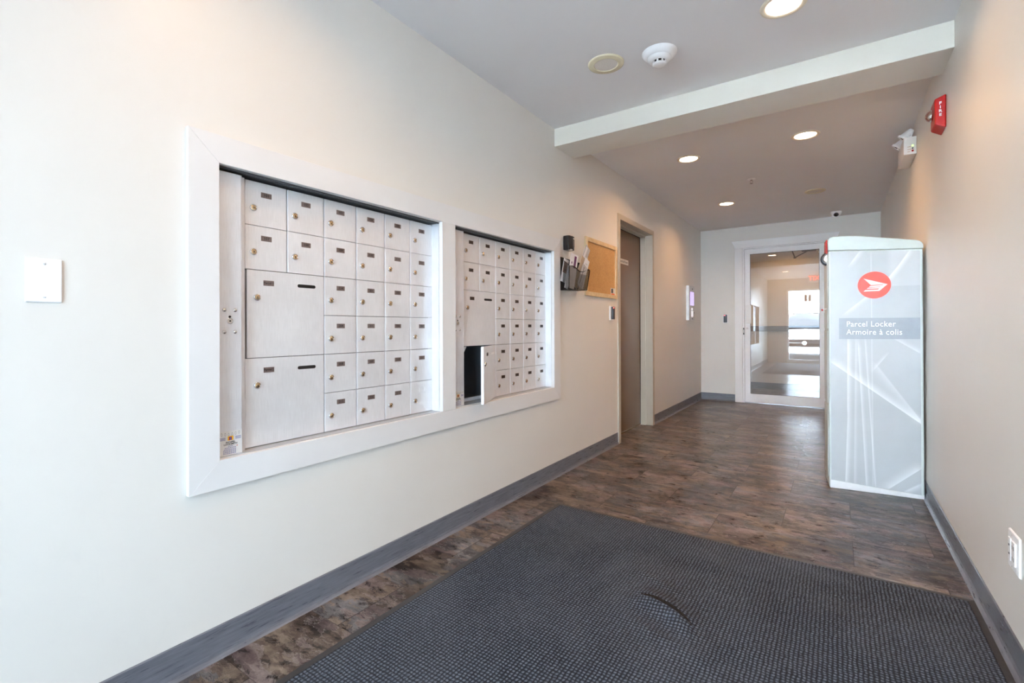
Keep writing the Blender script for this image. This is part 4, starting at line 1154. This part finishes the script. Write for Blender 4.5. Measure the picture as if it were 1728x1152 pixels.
# outdoors
M_ASPH = plain('asphalt', (0.085, 0.085, 0.09), 0.85, 0, 0.12, 8)
bm = BM(); box(bm, -30, 30, -40, YE - 0.15, -0.25, -0.12); structure(obj('ground', bm, M_ASPH))
def siding():
    t = NT('white_lap_siding')
    sep = t.node('ShaderNodeSeparateXYZ'); t.l.new(t.coords(), sep.inputs[0])
    f = t.math('FRACT', t.math('DIVIDE', sep.outputs[2], 0.14))
    t.set(color=t.ramp(f, [(0.0, (0.55, 0.55, 0.56)), (0.08, (0.84, 0.84, 0.84)), (1.0, (0.86, 0.86, 0.86))]), rough=0.6)
    t.bump(f, 0.3, 0.01)
    return t.m
t = thing('white_house', 'white sided house across the lot, mirrored in the glass door', 'house', (-2, -20, -0.12))
bm = BM(); box(bm, -9, 5.5, -30, -20, -0.12, 4.6); obj('wall', bm, siding(), t)
bm = BM(); prism(bm, [(-20 + 0.6, 4.5), (-20 + 0.6, 4.7), (-25, 7.6), (-30.6, 4.7), (-30.6, 4.5)], -9.6, 6.1, 'x'); obj('roof', bm, plain('grey_shingles', (0.18, 0.18, 0.19), 0.8, 0, 0.3, 6), t)
for x in (0.27, 0.48, -6.0, -5.79, 4.3, 4.51):
    bm = BM(); box(bm, x - 0.104, x + 0.104, -20.02, -19.96, 2.58, 3.10); wn = obj('window_frame', bm, M_WPLAST, t)
    bm = BM(); box(bm, x - 0.078, x + 0.078, -19.96, -19.95, 2.63, 3.05); obj('pane', bm, M_VOID, wn)

def suv():
    t = thing('parked_car', 'pale parked car nose-on outside the entrance, mirrored in the glass door', 'car', (0.79, -6.9, -0.12))
    g0 = -0.12; cx = 0.80; hw = 0.92
    M_BODY = plain('pale_car_paint', (0.78, 0.79, 0.80), 0.2, 0, 0.02, coat=0.8)
    def ring_body(bm, secs):
        prev = None
        for (y, hw_, z0, z1, zc) in secs:
            pts = [(-hw_ * 0.92, z0), (-hw_, z0 + 0.12), (-hw_, z1 - 0.16), (-hw_ * 0.90, z1 - 0.03), (-hw_ * 0.5, z1), (0, z1 + zc), (hw_ * 0.5, z1), (hw_ * 0.90, z1 - 0.03), (hw_, z1 - 0.16), (hw_, z0 + 0.12), (hw_ * 0.92, z0)]
            r = [bm.verts.new((cx + x, y, g0 + z)) for x, z in pts]
            if prev:
                n = len(r)
                for i in range(n): 
                    f = bm.faces.new((prev[i], prev[(i + 1) % n], r[(i + 1) % n], r[i])); f.smooth = True
            else: bm.faces.new(r)
            prev = r
        bm.faces.new(prev)
    bm = BM(); ring_body(bm, [(-4.95, hw * 0.86, 0.30, 0.78, 0.0), (-5.02, hw * 0.95, 0.24, 0.88, 0.01), (-5.25, hw, 0.22, 0.96, 0.02), (-6.2, hw, 0.22, 1.08, 0.02), (-7.2, hw, 0.22, 1.10, 0.02), (-8.6, hw, 0.22, 1.12, 0.02), (-9.2, hw * 0.96, 0.28, 1.05, 0.0)])
    obj('body', bm, M_BODY, t)
    bm = BM(); ring_body(bm, [(-6.15, hw * 0.84, 1.02, 1.14, 0.0), (-6.75, hw * 0.78, 1.0, 1.66, 0.02), (-8.2, hw * 0.76, 1.0, 1.72, 0.02), (-9.05, hw * 0.76, 1.0, 1.30, 0.0)])
    obj('windows', bm, plain('car_window_glass', (0.012, 0.014, 0.016), 0.08, spec=0.3), t)
    bm = BM(); box(bm, cx - 0.66, cx + 0.66, -8.3, -6.85, g0 + 1.70, g0 + 1.76); obj('roof', bm, M_BODY, t, bevel=0.02, seg=2)
    bm = BM()
    box(bm, cx - 0.52, cx + 0.52, -4.97, -4.925, g0 + 0.46, g0 + 0.74)
    gr = obj('grille', bm, M_VOID, t)
    bm = BM()
    for z in (0.47, 0.60, 0.73): box(bm, cx - 0.52, cx + 0.52, -4.925, -4.91, g0 + z - 0.007, g0 + z + 0.007)
    lathe(bm, [(0.075, 0), (0.07, 0.02), (0, 0.03)], axis_matrix((cx, -4.92, g0 + 0.60), (0, 1, 0)), 20)
    obj('chrome_bars', bm, M_CHROME, gr)
    for s in (-1, 1):
        bm = BM(); prism(bm, [(cx + s * 0.56, g0 + 0.52), (cx + s * 0.86, g0 + 0.58), (cx + s * 0.86, g0 + 0.80), (cx + s * 0.54, g0 + 0.74)], -5.08, -4.93, 'y'); obj('headlight', bm, plain('headlight_lens', (0.75, 0.78, 0.80), 0.08), t)
    bm = BM(); box(bm, cx - 0.84, cx + 0.84, -5.02, -4.90, g0 + 0.24, g0 + 0.44); obj('bumper', bm, M_BODY, t, bevel=0.03, seg=3)
    for y in (-5.85, -8.45):
        for s in (-1, 1):
            bm = BM(); Mw = axis_matrix((cx + s * 0.80, y, g0 + 0.34), (s, 0, 0))
            lathe(bm, [(0, -0.11), (0.30, -0.11), (0.34, -0.08), (0.34, 0.10), (0.30, 0.125), (0.21, 0.125)], Mw, 28, 0, cap=False)
            lathe(bm, [(0.21, 0.125), (0.19, 0.10), (0.05, 0.11), (0, 0.12)], Mw, 28, 1, cap=False)
            obj('wheel', bm, [M_RUBBER, M_STEEL], t)
suv()

def shrub(x, y, label):
    t = thing('shrub', label, 'shrub', (x, y, -0.12))
    bm = BM()
    for k in range(7):
        a = k * 0.9; tube(bm, [(x, y, -0.12), (x + 0.15 * math.cos(a), y + 0.15 * math.sin(a), 0.9), (x + 0.35 * math.cos(a), y + 0.35 * math.sin(a), 1.7)], 0.015, 5)
    obj('stem', bm, plain('bark', (0.12, 0.08, 0.05), 0.9), t)
    bm = BM()
    rnd = random.Random(3)
    for k in range(500):
        a = rnd.uniform(0, 2 * PI); r = 0.5 * math.sqrt(rnd.random()); z = rnd.uniform(0.4, 1.95)
        c = Vector((x + r * math.cos(a), y + r * math.sin(a), z)); M = Matrix.Translation(c) @ Matrix.Rotation(rnd.uniform(0, 6), 4, 'Z') @ Matrix.Rotation(rnd.uniform(-1, 1), 4, 'X')
        s = rnd.uniform(0.04, 0.09)
        prism(bm, [(-s, 0), (0, -s * 0.45), (s, 0), (0, s * 0.45)], 0, 0.002, 'z', 0, M)
    obj('foliage', bm, plain('shrub_leaves', (0.16, 0.30, 0.12), 0.6, 0, 0.3), t)
shrub(0.08, -12.0, 'leafy green shrub by the white house, mirrored in the glass door')

# unseen lamp added to light the hall beyond the door
can_light(1.0, 8.35, 'added unseen recessed light brightening the hall beyond the glass door', 9.0)
